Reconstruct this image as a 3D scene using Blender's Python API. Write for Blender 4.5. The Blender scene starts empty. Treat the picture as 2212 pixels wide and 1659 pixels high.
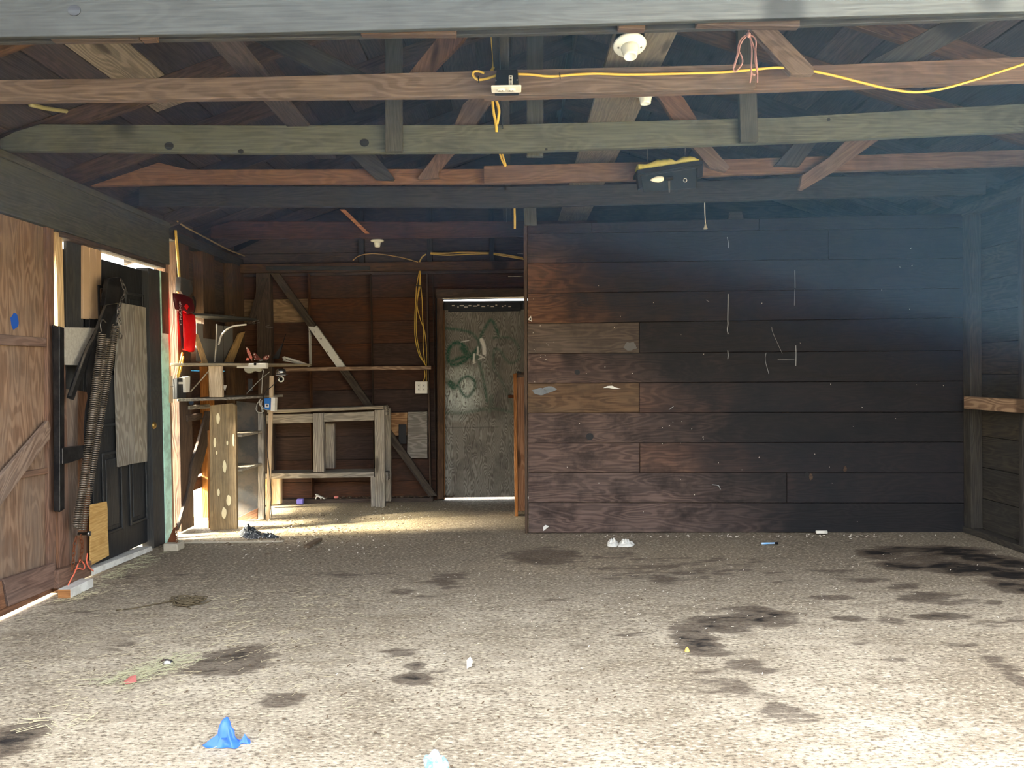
import bpy, math, random
import numpy as np
from mathutils import Vector, Matrix, noise as mnoise

R = random.Random(7)
sc = bpy.context.scene
COL = sc.collection

# ------------------------------------------------------------------ camera
F = 1600.0; CX, CY = 1106.0, 829.5; HC = 1.27
yc = Vector(((1109 - CX) / F, (CY - 807) / F, 1.0)).normalized()      # world depth axis seen by the camera
xr = Vector((math.cos(0.0144), math.sin(0.0144), 0.0))
xc = (xr - yc * xr.dot(yc)).normalized()
zc = yc.cross(xc) * -1.0
if zc.y < 0: zc = -zc
EYE = Vector((0, 0, HC))
def cam2world(v): return Vector((v.dot(xc), v.dot(yc), v.dot(zc)))
def ray(px, py): return cam2world(Vector(((px - CX) / F, (CY - py) / F, 1.0)))
cam_d = bpy.data.cameras.new('camera'); cam = bpy.data.objects.new('camera', cam_d); COL.objects.link(cam)
cam_d.sensor_fit = 'HORIZONTAL'; cam_d.sensor_width = 36.0; cam_d.lens = 36.0 * F / 2212.0
cam_d.clip_start = 0.05; cam_d.clip_end = 400
rx, ru, rf = cam2world(Vector((1, 0, 0))), cam2world(Vector((0, 1, 0))), cam2world(Vector((0, 0, 1)))
cam.matrix_world = Matrix(((rx.x, ru.x, -rf.x, 0), (rx.y, ru.y, -rf.y, 0), (rx.z, ru.z, -rf.z, HC), (0, 0, 0, 1)))
sc.camera = cam

# ------------------------------------------------------------------ sky, sun, exposure
def S(r, g, b):
    f = lambda c: (c / 255 / 12.92) if c / 255 <= 0.04045 else ((c / 255 + 0.055) / 1.055) ** 2.4
    return (f(r), f(g), f(b), 1.0)
w = bpy.data.worlds.new('sky'); sc.world = w; w.use_nodes = True
wn = w.node_tree; wn.nodes.clear()
sky = wn.nodes.new('ShaderNodeTexSky'); sky.sky_type = 'NISHITA'; sky.sun_disc = False
sky.sun_elevation = math.radians(38); sky.sun_rotation = math.radians(-88); sky.air_density = 1.0; sky.dust_density = 2.2; sky.ozone_density = 1.0
bg = wn.nodes.new('ShaderNodeBackground'); bg.inputs['Strength'].default_value = 0.50
wo = wn.nodes.new('ShaderNodeOutputWorld')
hsv = wn.nodes.new('ShaderNodeHueSaturation'); hsv.inputs['Saturation'].default_value = 0.32
wn.links.new(sky.outputs[0], hsv.inputs['Color']); wn.links.new(hsv.outputs[0], bg.inputs[0]); wn.links.new(bg.outputs[0], wo.inputs[0])
sun_d = bpy.data.lights.new('sun', 'SUN'); sun_d.energy = 26.0; sun_d.angle = math.radians(13); sun_d.color = (1.0, 0.90, 0.70)
sun = bpy.data.objects.new('sun', sun_d); COL.objects.link(sun)
SUNDIR = Vector((0.87, 0.16, -0.44)).normalized()
sun.rotation_euler = SUNDIR.to_track_quat('-Z', 'Y').to_euler()
sc.view_settings.view_transform = 'Standard'; sc.view_settings.look = 'None'
sc.view_settings.gamma = 1.0; sc.view_settings.use_curve_mapping = False
sc.view_settings.exposure = 2.5
sc.cycles.use_denoising = True
sc.cycles.max_bounces = 8; sc.cycles.diffuse_bounces = 5; sc.cycles.glossy_bounces = 3; sc.cycles.transmission_bounces = 4
sc.cycles.volume_bounces = 0
sc.cycles.sample_clamp_indirect = 6.0

# ------------------------------------------------------------------ placing by measured points
def hit(px, py, n, d):
    r = ray(px, py); return EYE + r * ((d - EYE.dot(n)) / r.dot(n))
def PY(px, py, Y): return hit(px, py, Vector((0, 1, 0)), Y)
def PX(px, py, X): return hit(px, py, Vector((1, 0, 0)), X)
def PZ(px, py, Z=0.0): return hit(px, py, Vector((0, 0, 1)), Z)

XL = (PZ(330, 1187).x + PZ(0, 1345).x) / 2        # inner face of the left wall studs
pa, pb = PZ(1141, 1152), PZ(2095, 1149)           # foot of the partition
PN = Vector((-(pb - pa).y, (pb - pa).x, 0)).normalized(); PD = pa.dot(PN)
def PP(px, py, off=0.0): return hit(px, py, PN, PD - off)   # off > 0 : towards the camera
YB = PZ(960, 1080).y                              # inner face of the back wall siding
XR = 3.45; XM = 0.47
ZP = 2.46                                         # plate height

# ------------------------------------------------------------------ object helpers
ORG = {}
def tag(o, label=None, cat=None, group=None, kind=None):
    if label: o['label'] = label
    if cat: o['category'] = cat
    if group: o['group'] = group
    if kind: o['kind'] = kind
    return o
def empty(name, loc=(0, 0, 0), **k):
    o = bpy.data.objects.new(name, None); COL.objects.link(o); o.location = loc; o.empty_display_size = 0.05
    ORG[o.name] = Vector(loc); return tag(o, **k)
def mk(name, V, Fc, mat, parent=None, grain=None, smooth=False, bevel=0.0, **k):
    V = [Vector(v) for v in V]
    if parent is not None: org = ORG[parent.name]
    else: org = Vector(((min(v.x for v in V) + max(v.x for v in V)) / 2, (min(v.y for v in V) + max(v.y for v in V)) / 2, min(v.z for v in V)))
    me = bpy.data.meshes.new(name); me.from_pydata([v - org for v in V], [], Fc); me.update()
    if grain is not None:
        a = Vector(grain).normalized(); b = a.cross(Vector((0, 0, 1)))
        if b.length < 0.3: b = a.cross(Vector((0, 1, 0)))
        b.normalize(); c = a.cross(b)
        ox, oy, oz = R.uniform(0, 60), R.uniform(0, 60), R.uniform(0, 60)
        at = me.attributes.new('gc', 'FLOAT_VECTOR', 'POINT')
        at.data.foreach_set('vector', [q for v in V for q in (v.dot(a) + ox, v.dot(b) + oy, v.dot(c) + oz)])
    if smooth: me.polygons.foreach_set('use_smooth', [True] * len(me.polygons))
    o = bpy.data.objects.new(name, me); COL.objects.link(o)
    if mat: me.materials.append(mat)
    if parent is not None: o.parent = parent; ORG[o.name] = org
    else: o.location = org; ORG[o.name] = org
    if bevel:
        m = o.modifiers.new('bevel', 'BEVEL'); m.width = bevel; m.segments = 1; m.limit_method = 'ANGLE'
    return tag(o, **k)
def prismVF(pts, ext):
    n = len(pts); ext = Vector(ext); pts = [Vector(p) for p in pts]
    nrm = Vector((0, 0, 0))
    for i in range(n): nrm += pts[i].cross(pts[(i + 1) % n])
    if nrm.dot(ext) > 0: pts = pts[::-1]
    V = pts + [p + ext for p in pts]
    Fc = [list(range(n)), list(range(2 * n - 1, n - 1, -1))]
    for i in range(n): j = (i + 1) % n; Fc.append([j, i, i + n, j + n])
    return V, Fc
def prism(name, pts, ext, mat, parent=None, grain=(1, 0, 0), bevel=0.002, **k):
    V, Fc = prismVF(pts, ext); return mk(name, V, Fc, mat, parent, grain, bevel=bevel, **k)
BF = [[0, 3, 2, 1], [4, 5, 6, 7], [0, 1, 5, 4], [1, 2, 6, 5], [2, 3, 7, 6], [3, 0, 4, 7]]
def boxV(lo, hi):
    a, b = lo, hi
    return [(a[0], a[1], a[2]), (b[0], a[1], a[2]), (b[0], b[1], a[2]), (a[0], b[1], a[2]), (a[0], a[1], b[2]), (b[0], a[1], b[2]), (b[0], b[1], b[2]), (a[0], b[1], b[2])]
def box(name, lo, hi, mat, parent=None, grain=None, bevel=0.002, **k):
    if grain is None:
        d = [hi[i] - lo[i] for i in range(3)]; m = d.index(max(d)); grain = [(1, 0, 0), (0, 1, 0), (0, 0, 1)][m]
    return mk(name, boxV(lo, hi), BF, mat, parent, grain, bevel=bevel, **k)
def fbY(name, px, Y, th, mat, parent=None, grain=(1, 0, 0), **k):     # board facing the camera
    return prism(name, [PY(x, y, Y) for x, y in px], (0, th, 0), mat, parent, grain, **k)
def rect(x0, y0, x1, y1): return [(x0, y0), (x1, y0), (x1, y1), (x0, y1)]
def fbX(name, px, X, th, mat, parent=None, grain=(0, 0, 1), **k):     # board lying along the left wall
    return prism(name, [PX(x, y, X) for x, y in px], (-th, 0, 0), mat, parent, grain, **k)
def fbP(name, px, off, th, mat, parent=None, grain=None, **k):
    return prism(name, [PP(x, y, off) for x, y in px], PN * th, mat, parent, grain or (pb - pa), **k)
def barVF(a, b, w, h, up=(0, 0, 1)):
    a, b = Vector(a), Vector(b); d = (b - a).normalized(); s = d.cross(Vector(up))
    if s.length < 1e-3: s = d.cross(Vector((0, 1, 0)))
    s.normalize(); u = s.cross(d); s *= w / 2; u *= h / 2
    V = [a - s - u, a + s - u, b + s - u, b - s - u, a - s + u, a + s + u, b + s + u, b - s + u]
    return V, BF
def bar(name, a, b, w, h, mat, parent=None, up=(0, 0, 1), bevel=0.002, **k):
    V, Fc = barVF(a, b, w, h, up); return mk(name, V, Fc, mat, parent, Vector(b) - Vector(a), bevel=bevel, **k)
def catmull(P, n=6):
    P = [Vector(p) for p in P]
    if len(P) < 3: return P
    Q = [P[0] * 2 - P[1]] + P + [P[-1] * 2 - P[-2]]; out = []
    for i in range(1, len(Q) - 2):
        p0, p1, p2, p3 = Q[i - 1:i + 3]
        for j in range(n):
            t = j / n
            out.append(0.5 * ((2 * p1) + (p2 - p0) * t + (2 * p0 - 5 * p1 + 4 * p2 - p3) * t * t + (3 * p1 - p0 - 3 * p2 + p3) * t ** 3))
    out.append(P[-1]); return out
def tubeVF(P, r, ns=6, base=0, closed=False, flat=1.0):
    P = [Vector(p) for p in P]; V = []; Fc = []; up = Vector((0.13, 0.31, 0.94)).normalized(); n = len(P)
    for i, p in enumerate(P):
        d = (P[(i + 1) % n] - P[i - 1]) if closed else (P[min(i + 1, n - 1)] - P[max(i - 1, 0)])
        if d.length < 1e-7: d = Vector((0, 0, 1))
        d.normalize(); s = d.cross(up)
        if s.length < 1e-2: s = d.cross(Vector((1, 0, 0)))
        s.normalize(); u = s.cross(d); up = u
        rr = r[i] if isinstance(r, (list, tuple)) else r
        for k in range(ns):
            a = 2 * math.pi * k / ns; V.append(p + s * (math.cos(a) * rr * flat) + u * (math.sin(a) * rr))
    m = n if closed else n - 1
    for i in range(m):
        for k in range(ns):
            a0 = base + i * ns; b0 = base + ((i + 1) % n) * ns
            Fc.append([a0 + k, b0 + k, b0 + (k + 1) % ns, a0 + (k + 1) % ns])
    if not closed:
        Fc.append([base + k for k in range(ns)]); Fc.append([base + (n - 1) * ns + k for k in reversed(range(ns))])
    return V, Fc
def tube(name, P, r, mat, parent=None, ns=6, sm=5, **k):
    V, Fc = tubeVF(catmull(P, sm) if sm else P, r, ns); return mk(name, V, Fc, mat, parent, smooth=True, **k)
def tubes(name, LS, r, mat, parent=None, ns=5, sm=5, closed=False, **k):
    V = []; Fc = []
    for P in LS:
        v, f = tubeVF(catmull(P, sm) if sm else P, r, ns, len(V), closed); V += v; Fc += f
    return mk(name, V, Fc, mat, parent, smooth=True, **k)
def lathe(name, prof, c, axis, mat, parent=None, n=24, **k):
    ax = Vector(axis).normalized(); s = ax.cross(Vector((0.2, 0.9, 0.1))).normalized(); u = ax.cross(s); c = Vector(c)
    V = []; Fc = []
    for r, h in prof:
        for i in range(n):
            a = 2 * math.pi * i / n; V.append(c + ax * h + (s * math.cos(a) + u * math.sin(a)) * max(r, 1e-4))
    for j in range(len(prof) - 1):
        for i in range(n): Fc.append([j * n + i, j * n + (i + 1) % n, (j + 1) * n + (i + 1) % n, (j + 1) * n + i])
    Fc.append(list(range(n))[::-1]); Fc.append([(len(prof) - 1) * n + i for i in range(n)])
    return mk(name, V, Fc, mat, parent, smooth=True, **k)
def join(name, parts, mat, parent=None, grain=None, smooth=False, **k):
    V = []; Fc = []
    for v, f in parts:
        b = len(V); V += [Vector(q) for q in v]; Fc += [[i + b for i in q] for q in f]
    return mk(name, V, Fc, mat, parent, grain, smooth=smooth, **k)

# ------------------------------------------------------------------ materials
def nt(name):
    m = bpy.data.materials.new(name); m.use_nodes = True; t = m.node_tree; t.nodes.clear()
    o = t.nodes.new('ShaderNodeOutputMaterial'); b = t.nodes.new('ShaderNodeBsdfPrincipled'); t.links.new(b.outputs[0], o.inputs[0])
    return m, t, b
def N(t, typ, ins=None, **pr):
    n = t.nodes.new(typ)
    for k, v in pr.items(): setattr(n, k, v)
    for k, v in (ins or {}).items():
        if isinstance(v, bpy.types.NodeSocket): t.links.new(v, n.inputs[k])
        else: n.inputs[k].default_value = v
    return n
def mul(t, a, b, op='MULTIPLY', clamp=False):
    n = t.nodes.new('ShaderNodeMath'); n.operation = op; n.use_clamp = clamp
    for i, v in enumerate((a, b)):
        if v is None: continue
        if isinstance(v, bpy.types.NodeSocket): t.links.new(v, n.inputs[i])
        else: n.inputs[i].default_value = v
    return n.outputs[0]
def mixc(t, f, a, b, bt='MIX'):
    n = t.nodes.new('ShaderNodeMix'); n.data_type = 'RGBA'; n.blend_type = bt
    for i, v in ((0, f), (6, a), (7, b)):
        if isinstance(v, bpy.types.NodeSocket): t.links.new(v, n.inputs[i])
        else: n.inputs[i].default_value = v
    return n.outputs[2]
def mrange(t, v, a, b, c=0.0, d=1.0, smooth=True):
    n = t.nodes.new('ShaderNodeMapRange'); n.interpolation_type = 'SMOOTHSTEP' if smooth else 'LINEAR'
    t.links.new(v, n.inputs[0])
    for i, q in enumerate((a, b, c, d)): n.inputs[i + 1].default_value = q
    return n.outputs[0]
def wood(name, c_lo, c_hi, grey=None, greyf=0.0, var=0.25, rough=0.8, ring=0.5, dirt=0.35, dirtc=(0.012, 0.011, 0.011, 1), bump=0.35, zmask=None, dark_grad=None):
    m, t, b = nt(name)
    at = N(t, 'ShaderNodeAttribute', attribute_name='gc').outputs['Vector']
    lo = N(t, 'ShaderNodeMapping', {0: at, 'Scale': (0.9, 5.0, 5.0)}).outputs[0]
    warp = N(t, 'ShaderNodeTexNoise', {'Vector': lo, 'Scale': 1.3, 'Detail': 2.0}).outputs['Color']
    wv = N(t, 'ShaderNodeVectorMath', {0: warp, 1: (0.0, 0.30, 0.30)}, operation='MULTIPLY').outputs[0]
    base = N(t, 'ShaderNodeVectorMath', {0: at, 1: wv}, operation='ADD').outputs[0]
    rm = N(t, 'ShaderNodeMapping', {0: base, 'Scale': (0.35, 1.0, 0.6)}).outputs[0]
    rings = N(t, 'ShaderNodeTexWave', {'Vector': rm, 'Scale': 16.0, 'Distortion': 3.5, 'Detail': 2.0, 'Detail Scale': 0.8}, wave_type='BANDS', bands_direction='Y').outputs['Fac']
    fm = N(t, 'ShaderNodeMapping', {0: at, 'Scale': (4.0, 130.0, 130.0)}).outputs[0]
    fine = N(t, 'ShaderNodeTexNoise', {'Vector': fm, 'Scale': 1.0, 'Detail': 3.0, 'Roughness': 0.6}).outputs['Fac']
    big = N(t, 'ShaderNodeTexNoise', {'Vector': N(t, 'ShaderNodeMapping', {0: at, 'Scale': (1.2, 4.0, 4.0)}).outputs[0], 'Scale': 1.6, 'Detail': 4.0, 'Roughness': 0.6}).outputs['Fac']
    rp = mrange(t, rings, 0.25, 0.95)
    f = mul(t, mul(t, rp, ring), mul(t, mrange(t, fine, 0.3, 0.7), 1.0 - ring), 'ADD')
    col = mixc(t, f, c_lo, c_hi)
    rnd = N(t, 'ShaderNodeObjectInfo').outputs['Random']
    if grey is not None:
        gf = mul(t, mrange(t, big, 0.35, 0.65), greyf); col = mixc(t, gf, col, grey)
    # knots
    km = N(t, 'ShaderNodeMapping', {0: at, 'Scale': (1.3, 5.5, 0.6)}).outputs[0]
    vd = N(t, 'ShaderNodeTexVoronoi', {'Vector': km, 'Scale': 1.0}, feature='F1').outputs['Distance']
    kf = mul(t, mrange(t, vd, 0.14, 0.07), 0.75)
    col = mixc(t, kf, col, (c_lo[0] * 0.25, c_lo[1] * 0.25, c_lo[2] * 0.25, 1))
    dn = N(t, 'ShaderNodeTexNoise', {'Vector': at, 'Scale': 3.2, 'Detail': 5.0, 'Roughness': 0.65}).outputs['Fac']
    col = mixc(t, mul(t, mrange(t, dn, 0.45, 0.72), dirt), col, dirtc)
    if dark_grad is not None:  # boards grow darker towards the right and the top
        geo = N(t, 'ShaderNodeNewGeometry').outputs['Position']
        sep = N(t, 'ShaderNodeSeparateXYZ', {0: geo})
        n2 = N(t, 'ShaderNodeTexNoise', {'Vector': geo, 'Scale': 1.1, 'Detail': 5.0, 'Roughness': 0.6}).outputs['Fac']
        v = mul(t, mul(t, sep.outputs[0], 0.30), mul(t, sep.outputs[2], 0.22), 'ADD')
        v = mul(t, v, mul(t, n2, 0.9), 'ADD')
        col = mixc(t, mul(t, mrange(t, v, 0.60, 1.25), dark_grad), col, (0.010, 0.012, 0.015, 1))
    hs = N(t, 'ShaderNodeHueSaturation', {'Value': mul(t, mul(t, rnd, 2 * var), 1.0 - var, 'ADD'), 'Saturation': mul(t, mul(t, rnd, 0.5), 0.75, 'ADD'), 'Color': col}).outputs[0]
    if zmask:   # painted stretch between two heights, broken up at its ends
        geo = N(t, 'ShaderNodeNewGeometry').outputs['Position']; z = N(t, 'ShaderNodeSeparateXYZ', {0: geo}).outputs[2]
        n2 = N(t, 'ShaderNodeTexNoise', {'Vector': geo, 'Scale': 30.0, 'Detail': 3.0}).outputs['Fac']
        zz = mul(t, z, mul(t, mul(t, n2, 0.5, 'SUBTRACT'), 0.10), 'ADD')
        q = mul(t, mrange(t, zz, zmask[0] - .004, zmask[0] + .004), mrange(t, zz, zmask[1] + .004, zmask[1] - .004))
        q = mul(t, q, mrange(t, n2, 0.30, 0.36))
        hs = mixc(t, q, hs, zmask[2])
    t.links.new(hs, b.inputs['Base Color'])
    b.inputs['Roughness'].default_value = rough; b.inputs['Specular IOR Level'].default_value = 0.25
    bh = mul(t, mul(t, rings, 0.5), fine, 'ADD')
    bp = N(t, 'ShaderNodeBump', {'Height': bh, 'Strength': bump, 'Distance': 0.004}); t.links.new(bp.outputs[0], b.inputs['Normal'])
    return m
def plain(name, col, rough=0.6, metal=0.0, var=0.12, scale=25.0, bump=0.0, dirt=None, dirtf=0.0, spec=0.4, emit=None, es=0.0, alpha=1.0, trans=0.0):
    m, t, b = nt(name)
    tc = N(t, 'ShaderNodeTexCoord').outputs['Object']
    n1 = N(t, 'ShaderNodeTexNoise', {'Vector': tc, 'Scale': scale, 'Detail': 4.0, 'Roughness': 0.6}).outputs['Fac']
    k = mul(t, mul(t, n1, 2 * var), 1.0 - var, 'ADD')
    c = N(t, 'ShaderNodeHueSaturation', {'Value': k, 'Color': col}).outputs[0]
    if dirt:
        n2 = N(t, 'ShaderNodeTexNoise', {'Vector': tc, 'Scale': scale * 0.7, 'Detail': 6.0, 'Roughness': 0.7}).outputs['Fac']
        c = mixc(t, mul(t, mrange(t, n2, 0.42, 0.62), dirtf), c, dirt)
    t.links.new(c, b.inputs['Base Color'])
    b.inputs['Roughness'].default_value = rough; b.inputs['Metallic'].default_value = metal; b.inputs['Specular IOR Level'].default_value = spec
    if trans: b.inputs['Transmission Weight'].default_value = trans; b.inputs['IOR'].default_value = 1.3
    if bump:
        bp = N(t, 'ShaderNodeBump', {'Height': n1, 'Strength': bump, 'Distance': 0.004}); t.links.new(bp.outputs[0], b.inputs['Normal'])
    return m

W = {}
W['joist_grey'] = wood('weathered_grey_lumber', S(60, 60, 52), S(84, 84, 74), S(72, 76, 68), 0.5, 0.08, ring=0.3, dirt=0.3, bump=0.25)
W['header'] = wood('grey_header_lumber', S(46, 48, 45), S(64, 66, 62), S(56, 60, 58), 0.5, 0.05, ring=0.3, dirt=0.3, bump=0.25)
W['joist_green'] = wood('greenish_grey_lumber', S(72, 74, 62), S(100, 102, 86), S(86, 92, 80), 0.5, 0.05, ring=0.3, dirt=0.3, bump=0.25)
W['joist_dark'] = wood('dark_grey_lumber', S(42, 42, 42), S(66, 64, 60), S(54, 58, 60), 0.5, 0.12, ring=0.3, dirt=0.3, bump=0.25)
W['joist_brown'] = wood('brown_lumber', S(84, 68, 55), S(124, 102, 84), S(96, 84, 72), 0.35, 0.06, ring=0.45, dirt=0.25, bump=0.25)
W['joist_red'] = wood('reddish_lumber', S(84, 66, 54), S(120, 96, 78), S(94, 82, 72), .4, 0.08, ring=0.35, dirt=0.3, bump=0.25)
W['deck'] = wood('roof_board_wood', S(50, 44, 42), S(80, 70, 64), S(66, 64, 64), 0.4, 0.30, ring=0.35, dirt=0.4, bump=0.25)
W['deck_light'] = wood('pale_roof_board_wood', S(108, 100, 88), S(146, 136, 120), None, 0, 0.1, ring=0.6, dirt=0.3)
W['plank_light'] = wood('pale_ceiling_plank_wood', S(84, 78, 68), S(116, 108, 94), S(94, 92, 84), .4, 0.05, ring=0.4, dirt=0.6, dirtc=S(50, 52, 52))
W['part'] = wood('partition_board_wood', S(72, 51, 41), S(122, 93, 77), S(96, 79, 68), 0.35, 0.16, ring=0.5, dirt=0.75, dirtc=S(30, 25, 22), dark_grad=0.93, bump=0.3)
W['part_light'] = wood('paler_partition_board_wood', S(74, 58, 46), S(112, 92, 74), S(92, 80, 66), 0.4, 0.05, ring=0.5, dirt=0.45, dirtc=S(48, 38, 30), dark_grad=0.4, bump=0.25)
W['back'] = wood('back_siding_wood', S(54, 36, 28), S(84, 58, 44), S(60, 48, 42), .4, 0.2, ring=0.35, dirt=0.45)
W['back_light'] = wood('tan_back_siding_wood', S(110, 88, 62), S(156, 130, 98), None, 0, 0.05, ring=0.45, dirt=0.2)
W['stud'] = wood('brown_stud_wood', S(58, 44, 36), S(92, 74, 58), S(76, 68, 60), .3, 0.15, ring=0.35, dirt=0.35)
W['stud_orange'] = wood('orange_stud_wood', S(122, 84, 54), S(168, 124, 86), None, 0, 0.1, ring=0.45, dirt=0.25)
W['stud_pale'] = wood('pale_new_stud_wood', S(176, 146, 104), S(220, 192, 148), None, 0, 0.1, ring=0.35, dirt=0.12)
W['bench'] = wood('grey_weathered_bench_wood', S(104, 96, 84), S(178, 168, 150), S(140, 138, 130), .5, 0.12, ring=0.55, dirt=0.3, dirtc=S(44, 40, 36))
W['plank'] = wood('bark_stained_plank_wood', S(92, 76, 54), S(134, 114, 84), S(110, 102, 84), .3, 0.05, ring=0.25, dirt=0.35, dirtc=S(60, 48, 34))
W['gate'] = wood('gate_plywood', S(92, 74, 62), S(134, 114, 98), S(112, 102, 92), .45, 0.08, ring=0.5, dirt=0.25, bump=0.4)
W['gate_red'] = wood('reddish_gate_rail_wood', S(88, 62, 48), S(128, 96, 76), S(104, 88, 76), .5, 0.12, ring=0.5, dirt=0.25, bump=0.3)
W['dark'] = wood('black_stained_wood', S(26, 27, 29), S(46, 48, 49), None, 0, 0.1, ring=0.2, dirt=0.25, dirtc=S(70, 70, 68), rough=0.5)
W['lean'] = wood('fresh_fir_wood', S(136, 92, 62), S(184, 136, 100), None, 0, 0.08, ring=0.55, dirt=0.15)
W['ply_patch'] = wood('grey_plywood_patch_wood', S(112, 104, 92), S(152, 146, 132), None, 0, 0.08, ring=0.6, dirt=0.3, dirtc=S(84, 74, 60))
W['right'] = wood('right_wall_board_wood', S(44, 40, 36), S(72, 66, 56), S(58, 58, 56), .4, 0.2, ring=0.4, dirt=0.35)
W['ledger'] = wood('tan_ledger_wood', S(124, 92, 64), S(172, 138, 102), None, 0, 0.05, ring=0.7, dirt=0.2)
W['tan_ply'] = wood('tan_scrap_plywood', S(166, 130, 80), S(200, 166, 112), None, 0, 0.03, ring=0.25, dirt=0.15, dirtc=S(120, 90, 50))
M = {}
M['teal'] = plain('teal_paint', S(186, 232, 214), 0.5, dirt=S(60, 52, 40), dirtf=0.35, scale=9)
M['black_metal'] = plain('black_painted_steel', S(30, 30, 32), 0.35, 0.5, 0.2, 12, dirt=S(90, 88, 84), dirtf=0.25)
M['steel'] = plain('worn_steel', S(120, 116, 110), 0.35, 0.85, 0.2, 20, dirt=S(80, 58, 40), dirtf=0.3)
M['spring'] = plain('oxidised_spring_steel', S(128, 118, 104), 0.4, 0.7, 0.2, 30)
M['galv'] = plain('galvanised_sheet', S(200, 196, 182), 0.45, 0.4, 0.25, 60, dirt=S(120, 84, 50), dirtf=0.2)
M['white'] = plain('white_paint', S(214, 212, 202), 0.5, var=0.08, dirt=S(120, 112, 98), dirtf=0.35, scale=14)
M['porcelain'] = plain('white_porcelain', S(226, 228, 216), 0.25, var=0.05)
M['plastic_w'] = plain('white_plastic', S(226, 222, 208), 0.35, var=0.04)
M['plastic_k'] = plain('black_plastic', S(16, 17, 20), 0.45, var=0.1)
M['slot'] = plain('dark_slot', S(60, 56, 50), 0.8)
M['yellow'] = plain('yellow_cable_sheath', S(206, 172, 74), 0.45, var=0.08)
M['cable_k'] = plain('black_cable', S(20, 20, 20), 0.5)
M['cable_w'] = plain('grey_white_wire', S(170, 170, 160), 0.5)
M['pink'] = plain('pink_twine', S(168, 128, 122), 0.9)
M['orange'] = plain('orange_twine', S(224, 110, 80), 0.8)
M['red'] = plain('red_nylon', S(235, 12, 22), 0.45, var=0.15, scale=40, bump=0.4)
M['maroon'] = plain('dark_maroon_nylon', S(78, 14, 24), 0.5, var=0.15)
M['black'] = plain('black_paint', S(10, 10, 12), 0.6)
M['blue_glove'] = plain('blue_nitrile', S(60, 108, 232), 0.42, var=0.08, scale=30, bump=0.2)
M['light_blue'] = plain('pale_blue_plastic_film', S(120, 180, 232), 0.35, var=0.35, scale=60, dirt=S(214, 222, 230), dirtf=0.7)
M['blue'] = plain('blue_plastic', S(36, 108, 180), 0.4)
M['paper'] = plain('crumpled_white_paper', S(214, 212, 202), 0.8, var=0.12, scale=30, bump=0.5)
M['purple'] = plain('lilac_plastic', S(124, 116, 196), 0.5)
M['rust'] = plain('rusted_iron', S(110, 62, 34), 0.8, 0.3, 0.3, 25, bump=0.4)
M['concrete'] = plain('concrete_block', S(170, 160, 140), 0.9, var=0.2, scale=40, bump=0.6)
M['leaf_red'] = plain('dry_red_leaf', S(160, 92, 84), 0.7)
M['leaf_pale'] = plain('dry_pale_leaf', S(222, 206, 176), 0.8)
M['crumb'] = plain('yellow_crumb', S(222, 180, 96), 0.8)
M['straw'] = plain('dry_straw', S(196, 184, 148), 0.8, var=0.2)
M['straw_g'] = plain('green_straw', S(172, 168, 134), 0.8, var=0.25)
M['grass'] = plain('sunlit_grass', S(120, 160, 60), 0.8, var=0.3)
M['vine'] = plain('dry_vine', S(92, 80, 58), 0.9)
M['fleck'] = plain('pale_debris_fleck', S(216, 208, 190), 0.8, var=0.2)
M['brown_bit'] = plain('brown_debris', S(92, 76, 58), 0.9, var=0.25, scale=12)
M['foam'] = plain('yellowed_insulation', S(168, 160, 84), 0.95, var=0.3, scale=40, bump=1.0)
M['bulb'] = plain('frosted_bulb_glass', S(240, 236, 214), 0.25, var=0.03)
M['chrome'] = plain('scratched_chrome', S(190, 190, 190), 0.22, 0.95, 0.1, 20)
M['clear'] = plain('clear_plastic_lens', S(225, 222, 200), 0.12, 0.0, 0.04, 20, trans=0.6)
M['brass'] = plain('tarnished_brass', S(150, 124, 70), 0.4, 0.8)
M['cardboard'] = plain('cream_cardboard', S(178, 150, 118), 0.8, var=0.08, scale=8)
M['shelf'] = plain('dusty_shelf_laminate', S(150, 138, 116), 0.55, var=0.15, dirt=S(84, 70, 54), dirtf=0.4, scale=10)
M['greyboard'] = plain('grey_cardboard', S(120, 118, 112), 0.8, var=0.08)
M['charcoal'] = plain('charcoal_painted_panel', S(58, 60, 62), 0.7, var=0.2, scale=9, dirt=S(120, 104, 84), dirtf=0.25)
M['ground'] = plain('sunlit_dirt', S(196, 182, 150), 0.95, var=0.2, scale=3, bump=0.5)
M['stucco'] = plain('pale_stucco', S(225, 222, 212), 0.9, var=0.04)
M['cyan'] = plain('cyan_tarp', S(40, 150, 200), 0.5)
M['roofing'] = plain('grey_shingle', S(90, 88, 86), 0.9)
M['butter'] = plain('burnt_orange_wing', S(104, 38, 18), 0.45, var=0.2, scale=60, dirt=S(34, 14, 12), dirtf=0.7)

# ------------------------------------------------------------------ outdoors
box('ground', (-40, -40, -0.30), (40, 60, -0.06), M['ground'], kind='structure', bevel=0)
drive = box('driveway', (-2.9, -9, -0.10), (4.0, 2.20, -0.004), plain('driveway_concrete', S(176, 166, 146), 0.9, var=0.15, scale=5, bump=0.4), kind='structure', bevel=0)
box('shade_wall', (-14, -9.6, -0.06), (16, -9.2, 5.2), M['roofing'], kind='structure', bevel=0)  # unseen wall added to cut low sky light from the front
nbf = box('shade_wall', (-4.6, -9, -0.06), (-4.3, 3.4, 4.2), M['stucco'], kind='structure', bevel=0)  # unseen wall added to keep the sun off the driveway
hb = empty('neighbour_house', (-11, 24, -0.06), label='pale house wall outside, seen through the gap in the left wall', cat='building')
box('wall', (-15, 22, -0.06), (-7.5, 27, 3.5), M['stucco'], hb, bevel=0)
box('roof', (-15.4, 21.6, 3.5), (-7.1, 27.4, 3.7), M['roofing'], hb, bevel=0)
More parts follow.
